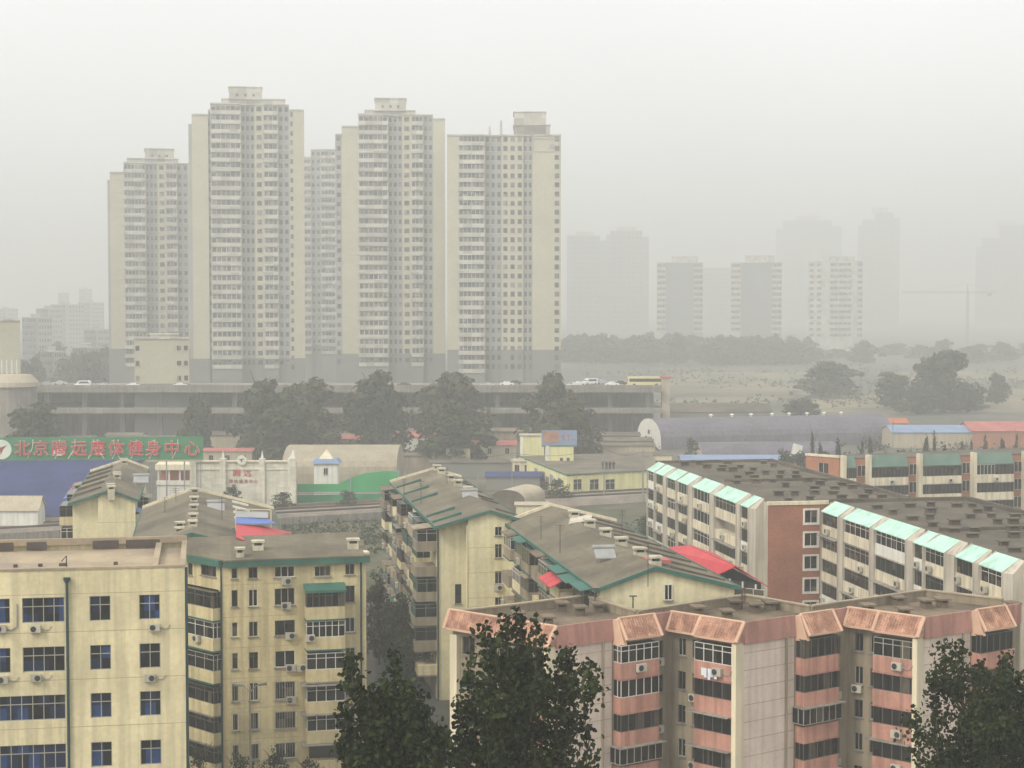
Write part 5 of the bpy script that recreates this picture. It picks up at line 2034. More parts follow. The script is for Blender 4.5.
# ================================================================== towers
def strip_mesh(W, H, n, kind):
    """one floor's run of windows"""
    def fb(b):
        if kind == 'bay':
            b.box(0, -.02, 0, W, .3, H, 1)
            for i in range(n + 1):
                x = W * i / n
                b.box(max(x - .11, 0), -.06, -.01, min(x + .11, W), .28, H + .01, 0)
        else:
            e = W / n * .22
            for i in range(n):
                b.box(W * i / n + e, -.06, 0, W * (i + 1) / n - e, .2, H, 1)
                pass
            b.box(0, -.1, -.2, W, .12, .001, 0)
    return sheet([M['towerw'], G['tower']], fb, ('tower_window', round(W, 1), H, n, kind))


def tower(label, px0, px1, ytop, s, cols, depth=22, fh=3.0, base_y=360, crown=None, steps=(), turn=0.0, wallmat='tower', zmin=12, name='tower_block', K=1.32):
    """cols: (from, to, kind, out, matname, n)"""
    s = s / K
    fh = fh * K
    depth = depth * K
    a, c_ = pt(px0, ytop, s), pt(px1, ytop, s)
    f = fr2(a, c_)
    f = Fr(a.x, a.y, f.ang + math.atan((512 - (px0 + px1) / 2) / F))
    L = f.hit(px1, ytop)[0]
    ztop = EYE - (ytop - HZ) / s
    zb_ = EYE - (base_y - HZ) / s
    r_ = empty(name, tuple(f.p(L / 2, -depth / 2, 0)), label, 'tower')
    wins = []
    base = MB()
    for (f0, f1, kind, out, mt_, n) in cols:
        u0, u1 = L * f0, L * f1
        zt = ztop
        for (g0, g1, yy) in steps:
            if g0 <= (f0 + f1) / 2 < g1:
                zt = EYE - (yy - HZ) / s
        b = MB()
        b.fbox(f, u0, u1, -depth, out, zb_, zt)
        b.build('wall', M[mt_], r_)
        base.fbox(f, u0, u1, -depth, out - .01, 0, zb_ - .003)
        cp = MB()
        cp.fbox(f, u0 + .01, u1 - .01, -1.2, out + .35, zt + .003, zt + .55)
        cp.build('cornice', M['towerw'], r_)
        if kind == 'blank':
            continue
        k = 0
        z = zt - fh
        while z > zmin:
            if kind == 'bay':
                wins.append((z + 1.1 * K, 1.45 * K, u0 + .25, u1 - .25, out, n, 'bay'))
            else:
                wins.append((z + 1.0 * K, 1.5 * K, u0, u1, out, n, 'win'))
            z -= fh
    base.build('base', M['towerbase'], r_)
    # balcony slabs: pale bands between the window runs of the bays
    for (f0, f1, kind, out, mt_, n) in cols:
        if kind == 'bay':
            b = MB()
            z = ztop - fh
            for (g0, g1, yy) in steps:
                if g0 <= (f0 + f1) / 2 < g1:
                    z = EYE - (yy - HZ) / s - fh
            while z > zmin:
                b.fbox(f, L * f0 - .05, L * f1 + .05, out + .01, out + .5, z - .25, z + 1.05 * K)
                z -= fh
            o = b.build('balcony_bands', M['towerw'], r_)
            o['kind'] = 'stuff'
    wins.sort(key=lambda q_: -q_[0])
    rest = MB()
    for i, (z, h, u0, u1, out, n, kind) in enumerate(wins):
        if i < 100:
            place('window', strip_mesh(u1 - u0, h, n, kind), r_, f.p(u0, out + .01, z), f.ang)
        else:
            w_ = (u1 - u0) / n
            for j in range(n):
                e = w_ * (.1 if kind == 'bay' else .22)
                rest.fbox(f, u0 + w_ * j + e, u0 + w_ * (j + 1) - e, out - .1, out + .06, z, z + h, 0)
    if rest.v:
        o = rest.build('window', G['tower'], r_)
        o['kind'] = 'stuff'
    if crown:
        for (x0, x1, y0, y1, dots) in crown:
            u0, u1 = f.hit(x0, y1)[0], f.hit(x1, y1)[0]
            z0, z1 = EYE - (y1 - HZ) / s, EYE - (y0 - HZ) / s
            b = MB()
            b.fbox(f, u0, u1, -depth * .7, -2.5, z0 - 1, z1)
            cr = b.build('roof_house', M['towerw'], r_)
            b = MB()
            b.fbox(f, u0 - .3, u1 + .3, -depth * .72, -2.2, z1 + .003, z1 + .4)
            b.build('cornice', M['towerw'], cr)
            for j in range(dots):
                u = u0 + (u1 - u0) * (j + 1) / (dots + 1)
                b = MB()
                b.fbox(f, u - .5, u + .5, -2.6, -2.45, (z0 + z1) / 2 - .2, (z0 + z1) / 2 + .9)
                b.build('window', G['tower'], cr)
    return r_, f, L


T2C = [(0, .03, 'blank', -1.5, 'towerg', 1), (.03, .17, 'blank', 0, 'tower', 1), (.17, .19, 'win', -1, 'towerg', 1), (.19, .45, 'bay', .9, 'towerw', 6), (.45, .57, 'win', -2.2, 'towerg', 3),
       (.57, .645, 'win', -.3, 'tower', 1), (.645, .77, 'bay', .8, 'towerw', 3), (.77, .87, 'win', -.8, 'towerg', 2), (.87, .91, 'win', -.2, 'tower', 1), (.91, 1, 'blank', 0, 'tower', 1)]
tower('tallest cream tower block with a square roof house, second tower from the picture edge', 188, 304, 104, 3.15, T2C, base_y=359,
      crown=[(229, 262, 86, 103, 3), (222, 285, 98, 104, 0)], steps=((0, .04, 125), (.04, .18, 115), (.18, .2, 110), (.86, 1, 109)))
T1C = [(0, .03, 'blank', -1, 'towerg', 1), (.03, .2, 'blank', 0, 'tower', 1), (.2, .47, 'bay', .9, 'towerw', 6), (.47, .62, 'win', -2, 'towerg', 3), (.62, .72, 'win', -.3, 'tower', 1),
       (.72, .86, 'bay', .8, 'towerw', 3), (.86, 1.0, 'win', -.8, 'towerg', 2), (1.0, 1.1, 'blank', 0, 'tower', 1)]
tower('shorter cream tower block half hidden behind the tallest tower', 107, 188, 163, 2.85, T1C, base_y=349, crown=[(145, 174, 148, 163, 3), (127, 178, 158, 164, 0)],
      steps=((0, .04, 181), (.04, .21, 173)), fh=3.1)
T3C = [(0, .06, 'win', -.6, 'towerg', 1), (.06, .21, 'blank', 0, 'tower', 1), (.21, .48, 'bay', .9, 'towerw', 6), (.48, .61, 'win', -2, 'towerg', 3), (.61, .69, 'win', -.3, 'tower', 1),
       (.69, .8, 'bay', .8, 'towerw', 3), (.8, .89, 'win', -.8, 'towerg', 2), (.89, 1, 'blank', 0, 'tower', 1)]
tower('cream tower block with stepped shoulders and a roof house beside the flat topped tower', 335, 445, 115, 3.1, T3C, base_y=354, crown=[(375, 406, 98, 115, 3), (365, 415, 110, 115, 0)],
      steps=((0, .05, 135), (.05, .2, 127), (.2, .22, 120), (.85, 1, 119)))
T4C = [(0, .1, 'blank', 0, 'tower', 1), (.1, .33, 'bay', .7, 'towerw', 6), (.33, .48, 'win', -2, 'towerg', 3), (.48, .67, 'win', -.2, 'tower', 3), (.67, .75, 'win', -1, 'towerg', 2), (.75, .93, 'blank', .4, 'tower', 1),
       (.93, 1, 'win', .4, 'tower', 1)]
t4, f4, L4 = tower('cream tower block with a flat top, white masts and a framed roof sign', 447, 561, 136, 3.25, T4C, base_y=350, fh=2.8,
                   crown=[(514, 546, 112, 136, 0), (514, 550, 125, 136, 0)])
z4 = EYE - (136 - HZ) / 3.25 * 1.32
for px, yt in ((489.5, 126), (501, 120)):
    u = f4.hit(px, 136)[0]
    b = MB()
    b.tube([f4.p(u, -3, z4), f4.p(u, -3, EYE - (yt - HZ) / 3.25 * 1.32)], [.6, .35], 6)
    b.build('mast', M['towerw'], t4)
b = MB()
u0, u1 = f4.hit(533, 145)[0], f4.hit(560, 145)[0]
za, zb_ = EYE - (138.5 - HZ) / 3.25 * 1.32, EYE - (152 - HZ) / 3.25 * 1.32
for a, c_, z0, z1 in ((u0, u1, za - .3, za), (u0, u1, zb_, zb_ + .3), (u0, u0 + .3, zb_ + .301, za - .301), (u1 - .3, u1, zb_ + .301, za - .301)):
    b.fbox(f4, a, c_, .42, .6, z0, z1)
b.build('sign_frame', M['towerg'], t4)
b = MB()
um = u0 + (u1 - u0) * .68
for a, z, w_, h in ((-.9, 3.0, 2.2, .35), (-1.1, 1.9, 2.4, .35), (-.2, .9, .4, 2.4), (-1.2, .6, .35, 1.1), (.6, .5, .5, 1.2)):
    b.fbox(f4, um + a, um + a + w_, .42, .55, zb_ + z * .8 + .4, zb_ + (z + h) * .8 + .4)
b.build('sign_mark', M['towerg'], t4)
T5C = [(0, .3, 'bay', .6, 'towerw', 4), (.3, .5, 'win', -1, 'towerg', 2), (.5, .8, 'bay', .6, 'towerw', 4), (.8, 1, 'win', 0, 'tower', 1)]
tower('faint tower block glimpsed between the tallest tower and the stepped one', 296, 345, 150, 2.45, T5C, base_y=345, steps=((0, .3, 158),), fh=3.2)
# smaller buildings at their feet
SC = [(0, .12, 'win', -.1, 'tower', 1), (.12, .75, 'blank', 0, 'tower', 1), (.75, .88, 'win', -.1, 'tower', 1), (.88, 1.0, 'win', -.2, 'tower', 1)]
tower('small cream house standing before the foot of the shorter tower', 134, 189, 339, 3.28, SC, depth=10, base_y=384, fh=4.6, zmin=15, crown=[(150, 178, 335, 340, 0)], name='house', K=1.0)
EC = [(0, 1, 'blank', 0, 'tower', 1)]
tower('square cream block with white columns at the picture edge above the round drum', -24, 20, 321, 3.3, EC, depth=14, base_y=374, name='building', K=1.0)
p = pt(12, 452, 3.62)
dr = empty('drum_building', (p.x, p.y, 0), 'round grey drum building below the square cream block', 'building')
b = MB()
zt = EYE - (386 - HZ) / 3.62
b.tube([(p.x, p.y, 0), (p.x, p.y, zt)], 7.0, 24)
b.build('wall', M['concrete'], dr)
b = MB()
b.tube([(p.x, p.y, zt + .003), (p.x, p.y, zt + 1.2), (p.x, p.y, zt + 3.2)], [7.6, 7.4, 5.5], 24)
b.build('roof', M['beige'], dr)
for i in range(4):
    q_ = pt(2 + i * 5, 380, 3.35)
    b = MB()
    b.tube([(q_.x, q_.y, zt + 1.5), (q_.x, q_.y, zt + 6.0)], .25, 6)
    b.build('column', M['white'], dr)

# the low city at left, far off in the haze
cityl = [('hazy grey apartment slab under the skyline, beside the square cream block', 22, 52, 318, 2.2), ('hazy cream apartment slab with a stepped roof', 36, 62, 309, 1.75), ('hazy long apartment row far left of the towers', 50, 84, 305, 1.5),
         ('hazy far apartment block just left of the shorter tower', 78, 104, 303, 1.35), ('faint high slab on the skyline left of the towers', 58, 69, 293, 1.0), ('faint high slab nearest the shorter tower on the skyline', 79, 92, 289, 1.0),
         ('faint cream slab peeping over the square cream block', -5, 18, 309, 1.3), ('low hazy house with pale roof below the far rows', 72, 104, 348, 2.5), ('low hazy house behind the viaduct traffic', 40, 66, 352, 2.7), ('hazy low block between the pale roofed house and the far rows', 84, 110, 330, 2.0)]
for i, (lb, x0, x1, yt, s_) in enumerate(cityl):
    HC = [(0, .45, 'win', .3, 'faint', 5), (.45, .55, 'blank', -.4, 'towerg', 1), (.55, 1, 'win', .3, 'towerg', 5)]
    tower(lb, x0, x1, yt, s_, HC, depth=12, base_y=HZ + 40 * s_ / 1.3, zmin=1, name='apartment_block', K=1.3, crown=[(x0 + (x1 - x0) * .3, x0 + (x1 - x0) * .6, yt - 3 * s_ / 2, yt, 0)])

# hazy towers at right
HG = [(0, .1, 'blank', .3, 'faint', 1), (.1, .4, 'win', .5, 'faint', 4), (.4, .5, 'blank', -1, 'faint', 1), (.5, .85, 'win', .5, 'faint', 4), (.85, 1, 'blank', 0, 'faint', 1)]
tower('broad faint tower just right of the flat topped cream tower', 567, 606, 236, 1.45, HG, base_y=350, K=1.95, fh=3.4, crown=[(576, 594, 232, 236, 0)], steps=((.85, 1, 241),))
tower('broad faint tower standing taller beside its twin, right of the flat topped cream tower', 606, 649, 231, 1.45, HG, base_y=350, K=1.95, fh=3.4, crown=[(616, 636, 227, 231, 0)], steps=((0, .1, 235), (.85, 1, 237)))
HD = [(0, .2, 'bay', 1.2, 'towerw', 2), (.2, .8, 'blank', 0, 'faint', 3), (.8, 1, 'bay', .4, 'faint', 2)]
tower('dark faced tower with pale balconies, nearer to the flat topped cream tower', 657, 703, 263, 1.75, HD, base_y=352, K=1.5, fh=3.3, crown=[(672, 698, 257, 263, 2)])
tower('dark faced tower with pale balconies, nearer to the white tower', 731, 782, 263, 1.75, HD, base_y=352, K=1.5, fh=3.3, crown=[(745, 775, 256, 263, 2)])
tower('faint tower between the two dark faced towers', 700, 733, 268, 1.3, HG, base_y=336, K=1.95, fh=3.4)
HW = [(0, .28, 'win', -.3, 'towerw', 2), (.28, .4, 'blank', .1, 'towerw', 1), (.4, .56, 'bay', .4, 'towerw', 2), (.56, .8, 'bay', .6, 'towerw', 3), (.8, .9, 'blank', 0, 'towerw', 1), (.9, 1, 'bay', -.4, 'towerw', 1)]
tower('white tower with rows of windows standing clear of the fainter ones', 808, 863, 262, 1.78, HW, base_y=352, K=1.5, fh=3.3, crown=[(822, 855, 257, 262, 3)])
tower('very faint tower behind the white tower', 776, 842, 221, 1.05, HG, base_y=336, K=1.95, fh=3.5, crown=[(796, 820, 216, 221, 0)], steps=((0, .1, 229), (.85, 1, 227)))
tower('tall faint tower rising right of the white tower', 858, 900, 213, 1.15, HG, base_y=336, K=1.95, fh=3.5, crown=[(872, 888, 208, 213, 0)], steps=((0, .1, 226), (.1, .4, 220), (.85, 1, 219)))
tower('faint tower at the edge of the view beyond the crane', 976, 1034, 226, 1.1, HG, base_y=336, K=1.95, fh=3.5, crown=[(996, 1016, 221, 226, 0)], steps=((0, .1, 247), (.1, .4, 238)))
# tower crane
cp_ = pt(967, 350, 1.0)
kr = empty('tower_crane', (cp_.x, cp_.y, 0), 'faint tower crane with a long level jib in the haze', 'crane')
zj = EYE - (293 - HZ) / 1.0
b = MB()
for dx in (-.9, .9):
    for dy in (-.9, .9):
        b.tube([(cp_.x + dx, cp_.y + dy, 0), (cp_.x + dx, cp_.y + dy, zj)], .22, 4)
k = 0
z = 1.0
while z < zj - 2:
    s_ = 1 if k % 2 else -1
    b.tube([(cp_.x - .9 * s_, cp_.y - .9, z), (cp_.x + .9 * s_, cp_.y - .9, z + 2)], .14, 4)
    z += 2
    k += 1
b.build('mast', M['faint'], kr)
b = MB()
jl, jr = pt(902, 293, 1.0), pt(996, 295, 1.0)
jl.z = jr.z = zj
b.tube([jl, jr], .35, 4)
b.tube([jl + Vector((0, 0, 1.6)), jr + Vector((0, 0, 1.6))], .22, 4)
for i in range(30):
    a, c_ = jl.lerp(jr, i / 30), jl.lerp(jr, (i + 1) / 30)
    b.tube([a + Vector((0, 0, 1.6 * (i % 2))), c_ + Vector((0, 0, 1.6 * ((i + 1) % 2)))], .12, 4)
b.build('jib', M['faint'], kr)
b = MB()
b.tube([(cp_.x, cp_.y, zj), (cp_.x, cp_.y, zj + 9)], [.8, .2], 4)
b.tube([(cp_.x, cp_.y, zj + 9), tuple(jl.lerp(jr, .2) + Vector((0, 0, 1.6)))], .12, 4)
b.tube([(cp_.x, cp_.y, zj + 9), tuple(jr + Vector((0, 0, 1.6)))], .12, 4)
b.build('apex', M['faint'], kr)
b = MB()
q_ = jl.lerp(jr, .93)
b.box(q_.x - 2, q_.y - 1, zj - 3, q_.x + 2, q_.y + 1, zj - .4)
b.build('counterweight', M['faint'], kr)


# ================================================================== poles
def pole(name, label, cat, px, ytop, s, arms=(), r=.14, group=None, mat='wood', ends=None):
    p = pt(px, ytop, s)
    zt = p.z
    r_ = empty(name, (p.x, p.y, 0), label, cat, group)
    b = MB()
    b.tube([(p.x, p.y, 0), (p.x, p.y, zt)], [r, r * .7], 7)
    b.build('shaft', M[mat], r_)
    for dz, half in arms:
        b = MB()
        b.box(p.x - half, p.y - .08, zt - dz - .08, p.x + half, p.y + .08, zt - dz + .08)
        for k in (-1, -.5, .5, 1):
            b.tube([(p.x + half * k * .95, p.y, zt - dz + .07), (p.x + half * k * .95, p.y, zt - dz + .35)], .07, 5)
        b.build('crossarm', M[mat], r_)
    return r_, p


ug = 'utility poles along the railway'
pole('utility_pole', 'grey utility pole with a crossarm beside the far end of the aqua roofed flats', 'pole', 643, 450, 4.75, ((.6, 1.4),), .2, ug)
pole('utility_pole', 'grey utility pole in front of the yellow workshop windows', 'pole', 604, 447, 4.7, (), .17, ug)
pole('utility_pole', 'grey utility pole beside the painted side of the yellow workshop', 'pole', 512, 452, 4.6, ((.8, 1.0),), .15, ug)
pole('utility_pole', 'thin utility pole behind the roof of the middle yellow flats', 'pole', 434, 452, 4.5, (), .13, ug)
pole('utility_pole', 'thin utility pole over the small cream arched shelter', 'pole', 478, 472, 4.9, (), .13, ug)
pole('utility_pole', 'thin utility pole between the arched halls and the mansard flats', 'pole', 893, 421, 4.3, (), .14, ug)
wg = 'overhead wires along the railway'
for (xa, ya, xb, yb, s_, lb) in ((512, 453, 604, 448, 4.65, 'thin overhead wire over the yellow workshop windows'), (604, 448, 643, 452, 4.72, 'thin overhead wire between the two poles nearest the aqua roofed flats'),
                                 (434, 453, 512, 453, 4.55, 'thin overhead wire over the yards left of the workshop')):
    qa, qb = pt(xa, ya, s_), pt(xb, yb, s_)
    b = MB()
    pts = [qa.lerp(qb, i / 10) - Vector((0, 0, 1.1 * math.sin(math.pi * i / 10))) for i in range(11)]
    b.tube(pts, .045, 4)
    tag(b.build('overhead_wire', M['dark'], origin=tuple(qa)), lb, 'wire', wg)
lp, p = pole('street_lamp', 'twin headed grey street lamp before the seven storey flats', 'street lamp', 250, 686, 12.6, (), .11, None, 'wood')
for s_ in (-1, 1):
    b = MB()
    b.tube([(p.x, p.y, p.z - .5), (p.x + s_ * .5, p.y - .1, p.z + .05), (p.x + s_ * .75, p.y - .15, p.z + .1)], .05, 6)
    b.tube([(p.x + s_ * .6, p.y - .15, p.z + .1), (p.x + s_ * 1.32, p.y - .2, p.z + .2)], [.09, .14], 8)
    b.build('lamp_head', M['wood'], lp)
q_ = pt(797, 452, 4.4)
wp = empty('panel_sign', (q_.x, q_.y, 0), 'small white tilted panel on a post behind the brick ended flats', 'sign')
f = Fr(q_.x, q_.y, -.12)
b = MB()
b.hexa([f.p(-1.4, .1, q_.z - .3), f.p(.9, .1, q_.z - .9), f.p(.9, -.1, q_.z - .9), f.p(-1.4, -.1, q_.z - .3), f.p(-.8, .1, q_.z + 2.0), f.p(1.3, .1, q_.z + 1.4), f.p(1.3, -.1, q_.z + 1.4), f.p(-.8, -.1, q_.z + 2.0)])
b.build('panel', M['white'], wp)
b = MB()
b.tube([(q_.x, q_.y + .2, 0), (q_.x, q_.y + .2, q_.z + .3)], .12, 6)
b.build('post', M['metal'], wp)


# ================================================================== trees
def crown_mesh(key, seed, rx, rz, nl, leaf, lump=.25, mat='leaf3', conic=0.0, clumps=58):
    """many small leaf faces gathered in clumps through an uneven crown; base of the crown at z=0"""
    if key in CACHE:
        return CACHE[key]
    r = random.Random(seed)
    cl = []
    for i in range(clumps):
        a = r.uniform(0, 6.283)
        zz = r.uniform(.02, 1)
        env = max(.12, 1 - abs(2 * zz - .85) ** 2.4) ** .5 * (1 - conic * zz)
        q_ = r.uniform(.05, 1.0) * env
        cl.append((rx * q_ * math.cos(a), rx * q_ * math.sin(a), rz * zz * r.uniform(.9, 1.05), rx * lump * r.uniform(.7, 1.45) * (1 - .35 * conic * zz)))
    v, fcs = [], []
    for i in range(nl):
        c_ = cl[i % clumps]
        while True:
            x, y, z = r.uniform(-1, 1), r.uniform(-1, 1), r.uniform(-1, 1)
            d = x * x + y * y + z * z
            if .15 < d < 1:
                break
        P_ = Vector((c_[0] + x * c_[3], c_[1] + y * c_[3], max(.0, c_[2] + z * c_[3] * .8)))
        n = Vector((x + r.uniform(-.8, .8), y + r.uniform(-.8, .8), z + .5 + r.uniform(-.8, .8))).normalized()
        t1_ = n.orthogonal().normalized()
        t1_.rotate(__import__('mathutils').Quaternion(n, r.uniform(0, 6.283)))
        t2_ = n.cross(t1_)
        s_ = leaf * r.uniform(.6, 1.3)
        k = len(v)
        v += [tuple(P_ + t1_ * s_), tuple(P_ + t2_ * s_ * .62), tuple(P_ - t1_ * s_), tuple(P_ - t2_ * s_ * .62)]
        fcs.append((k, k + 1, k + 2, k + 3))
    me = bpy.data.meshes.new('crown')
    me.from_pydata(v, [], fcs)
    me.materials.append(M[mat])
    CACHE[key] = me
    return me


def trunk_mesh(key, h, r0, seed, limbs=6, up=.5):
    if key in CACHE:
        return CACHE[key]
    r = random.Random(seed)
    b = MB()
    top = Vector((r.uniform(-.3, .3), r.uniform(-.3, .3), h))
    b.tube([(0, 0, -.3), (top.x * .4, top.y * .4, h * .5), tuple(top)], [r0 * 1.25, r0 * .8, r0 * .3], 8)
    for i in range(limbs):
        z = h * r.uniform(.35, .9)
        a = r.uniform(0, 6.283)
        l = h * r.uniform(.22, .4)
        p0_ = Vector((top.x * z / h * .8, top.y * z / h * .8, z))
        p1_ = p0_ + Vector((math.cos(a) * l * (1 - up), math.sin(a) * l * (1 - up), l * up))
        p2_ = p1_ + Vector((math.cos(a) * l * .4, math.sin(a) * l * .4, l * up * .9))
        b.tube([tuple(p0_), tuple(p1_), tuple(p2_)], [r0 * .45, r0 * .28, r0 * .1], 5)
    me = bpy.data.meshes.new('trunk')
    me.from_pydata(b.v, [], b.f)
    me.materials.append(M['bark'])
    CACHE[key] = me
    return me


def tree(label, px, y0, y1, wpx, s, kind=0, group=None, mat='leaf3', nl=2600, leaf=.55, conic=0.0, foot=None, name='tree', cat='tree', clear=.07):
    """foot of the trunk stands on the ground; y1 = crown top, wpx = crown width"""
    p = pt(px, y0, s)
    zt = EYE - (y1 - HZ) / s
    W = wpx / s * (1.3 if group == 'big trees before the viaduct' else 1.0)
    r_ = empty(name, (p.x, p.y, 0), label, cat, group)
    key = ('crown', kind, mat, round(conic, 1), nl, leaf)
    me = crown_mesh(key, 31 + kind * 7, 1.0 * 5, 10.0, nl, leaf, mat=mat, conic=conic)
    zc = zt * clear
    c_ = sub('crown', me, r_)
    c_.location = (0, 0, zc)
    k = 1.16 / 1.0
    c_.scale = (W / 10 * 1.05, W / 10 * 1.05, (zt - zc) / 11.2)
    c_.rotation_euler = (0, 0, px * 1.7)
    t_ = sub('trunk', trunk_mesh(('trunk', kind), 10, .32, 5 + kind), r_)
    t_.scale = (max(.4, W / 11),) * 2 + (zt / 11.5,)
    return r_


tg = 'big trees before the viaduct'
big = [('big dark tree before the viaduct, left one of the clump under the tallest tower', 262, 447, 375, 52, 3.75, 0), ('big dark tree before the viaduct, right one of the clump under the tallest tower', 308, 446, 377, 62, 3.72, 1),
       ('broad lower tree in front of the dark clump under the tallest tower', 287, 450, 394, 60, 3.95, 2), ('big dark tree before the viaduct below the stepped tower', 377, 440, 371, 56, 3.72, 2),
       ('big dark tree before the viaduct below the gap beside the flat topped tower', 452, 440, 366, 62, 3.7, 3), ('lower spreading tree in front of the one beside the flat topped tower', 456, 450, 397, 58, 3.9, 0),
       ('upright dark tree before the viaduct, nearest the yellow workshop', 553, 440, 371, 48, 3.7, 1), ('leaning lower tree behind the workshop billboard', 570, 447, 392, 44, 3.9, 3),
       ('round dark tree behind the green sign near the drum building', 34, 445, 402, 56, 3.9, 2), ('faint tree before the viaduct under the shorter tower', 197, 446, 390, 26, 3.72, 0)]
for lb, px, y0, y1, w_, s_, kd in big:
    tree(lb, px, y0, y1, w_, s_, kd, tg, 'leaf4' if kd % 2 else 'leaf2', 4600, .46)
tg = 'trees in the dry field'
for lb, px, y1, w_, s_, kd in (('round hazy tree in the dry field, first right of the market shed', 828, 360, 62, 2.25, 1), ('hazy spreading tree in the dry field left of the tallest one', 893, 372, 48, 2.5, 2),
                               ('tallest hazy tree in the dry field', 944, 346, 64, 2.6, 3), ('hazy bush beside the tallest tree of the dry field', 918, 384, 44, 2.65, 0), ('small pointed hazy tree near the red roofed warehouse', 997, 372, 26, 2.4, 1),
                               ('low dark bush tree above the purple arched hall', 802, 398, 42, 2.85, 2), ('low hazy tree right of the tallest one in the dry field', 968, 388, 40, 2.6, 2)):
    tree(lb, px, 400, y1, w_, s_, kd, tg, 'leaf3', 2600, .55)
# the far grove band, trees one can barely tell apart
gl = 'faint grey green tree in the far grove below the dark faced towers'
rg = random.Random(11)
for i in range(64):
    px = 562 + i * 4.0 + rg.uniform(-3, 3)
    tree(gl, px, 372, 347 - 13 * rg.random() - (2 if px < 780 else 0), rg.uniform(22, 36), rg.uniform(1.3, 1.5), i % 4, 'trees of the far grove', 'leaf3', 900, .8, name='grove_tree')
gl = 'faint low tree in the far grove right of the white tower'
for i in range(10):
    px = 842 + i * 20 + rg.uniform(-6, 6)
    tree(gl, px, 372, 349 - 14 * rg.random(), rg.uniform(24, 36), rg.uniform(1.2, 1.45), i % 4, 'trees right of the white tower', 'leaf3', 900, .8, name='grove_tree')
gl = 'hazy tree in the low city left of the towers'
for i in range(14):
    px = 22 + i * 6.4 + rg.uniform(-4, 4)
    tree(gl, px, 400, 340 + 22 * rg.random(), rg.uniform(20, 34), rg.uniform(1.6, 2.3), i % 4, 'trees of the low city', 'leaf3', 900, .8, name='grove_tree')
# slim trees behind the mansard flats
gl = 'slim dark poplar behind the mansard flats'
for i, px in enumerate((812, 820, 838, 862, 870, 926, 934, 944, 962, 971, 985, 1002, 1016)):
    tree(gl, px, 478, 428 + (i * 37 % 13), 9 + i % 3 * 3, 4.5 + (i % 3) * .1, i % 4, 'slim poplars behind the mansard flats', 'leaf2', 900, .45, conic=.6, name='poplar', clear=.12)
gl = 'round bushy tree among the poplars behind the mansard flats'
for i, px in enumerate((785, 800, 824, 850, 880, 905, 930, 952, 978, 1000, 1020)):
    tree(gl, px, 480, 447 + (i * 29 % 9), 28 + i % 3 * 6, 4.5, i % 4, 'bushy trees behind the mansard flats', 'leaf2', 1600, .42, name='bushy_tree', clear=.08)
for lb, px, y1, w_, s_, kd in (('round green bush tree beside the yellow workshop', 557, 477, 30, 4.75, 0), ('round bush beside the lilac arched shed', 691, 436, 18, 3.9, 1), ('small bush at the foot of the gateway wall', 233, 484, 22, 4.95, 2),
                               ('small bush at the right foot of the gateway wall', 283, 490, 26, 4.98, 3), ('small dark bush before the green netted fence', 347, 489, 24, 4.95, 1), ('dark bush at the grass edge left of the aqua roofed flats', 648, 512, 34, 5.6, 2)):
    tree(lb, px, 505, y1, w_, s_, kd, None, 'leaf2', 1500, .4, name='bush', cat='bush', clear=.04)
# lane trees
tg = 'trees along the lane'
for lb, px, y0, y1, w_, s_, kd in (('tall dark lane tree against the crowded balconies', 398, 650, 552, 50, 7.6, 0), ('dark lane tree nearest the seven storey flats', 379, 660, 575, 36, 8.6, 1), ('dark lane tree in the middle of the lane', 396, 660, 592, 56, 8.9, 2),
                                   ('lowest dark lane tree above the parked cars', 412, 660, 612, 44, 9.3, 3)):
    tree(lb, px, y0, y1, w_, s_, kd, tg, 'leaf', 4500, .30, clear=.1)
tg = 'shrubs at the foot of the seven storey flats'
for lb, px, y1, w_, s_, kd in (('low shrub at the foot of the glazed balcony corner', 200, 742, 36, 11.8, 0), ('low shrub left of the twin headed street lamp', 240, 750, 40, 12.0, 1), ('low shrub right of the twin headed street lamp', 275, 746, 44, 12.0, 2), ('low shrub under the lowest canopied balcony', 310, 752, 34, 12, 3)):
    tree(lb, px, 770, y1, w_, s_, kd, tg, 'leaf', 1800, .26, name='shrub', cat='shrub', clear=.05)


# ---- scrub: nobody could count these plants
def scrub(name, label, pix, n, leaf, hmax, mat, seed):
    r = random.Random(seed)
    P4 = [at(px, py, 0) for px, py in pix]
    b = MB()
    for i in range(n):
        u, v = r.random(), r.random()
        c_ = P4[0].lerp(P4[1], u).lerp(P4[3].lerp(P4[2], u), v)
        if math.sin(c_.x * .05 + 1.3 * math.sin(c_.y * .021)) + math.sin(c_.y * .043 + seed) < r.uniform(-1.2, .9):
            continue
        hh = hmax * r.uniform(.25, 1) ** 2
        for j in range(9):
            a = r.uniform(0, 6.283)
            q_ = c_ + Vector((math.cos(a) * hh * r.random(), math.sin(a) * hh * r.random(), hh * r.random()))
            n_ = Vector((r.gauss(0, 1), r.gauss(0, 1), r.gauss(.4, .7))).normalized()
            t_ = n_.orthogonal().normalized() * leaf * r.uniform(.6, 1.4)
            w_ = n_.cross(t_) * .7
            b.poly([q_ + t_, q_ + w_, q_ - t_, q_ - w_])
    tag(b.build(name, M[mat]), label, 'scrub', kind='stuff')


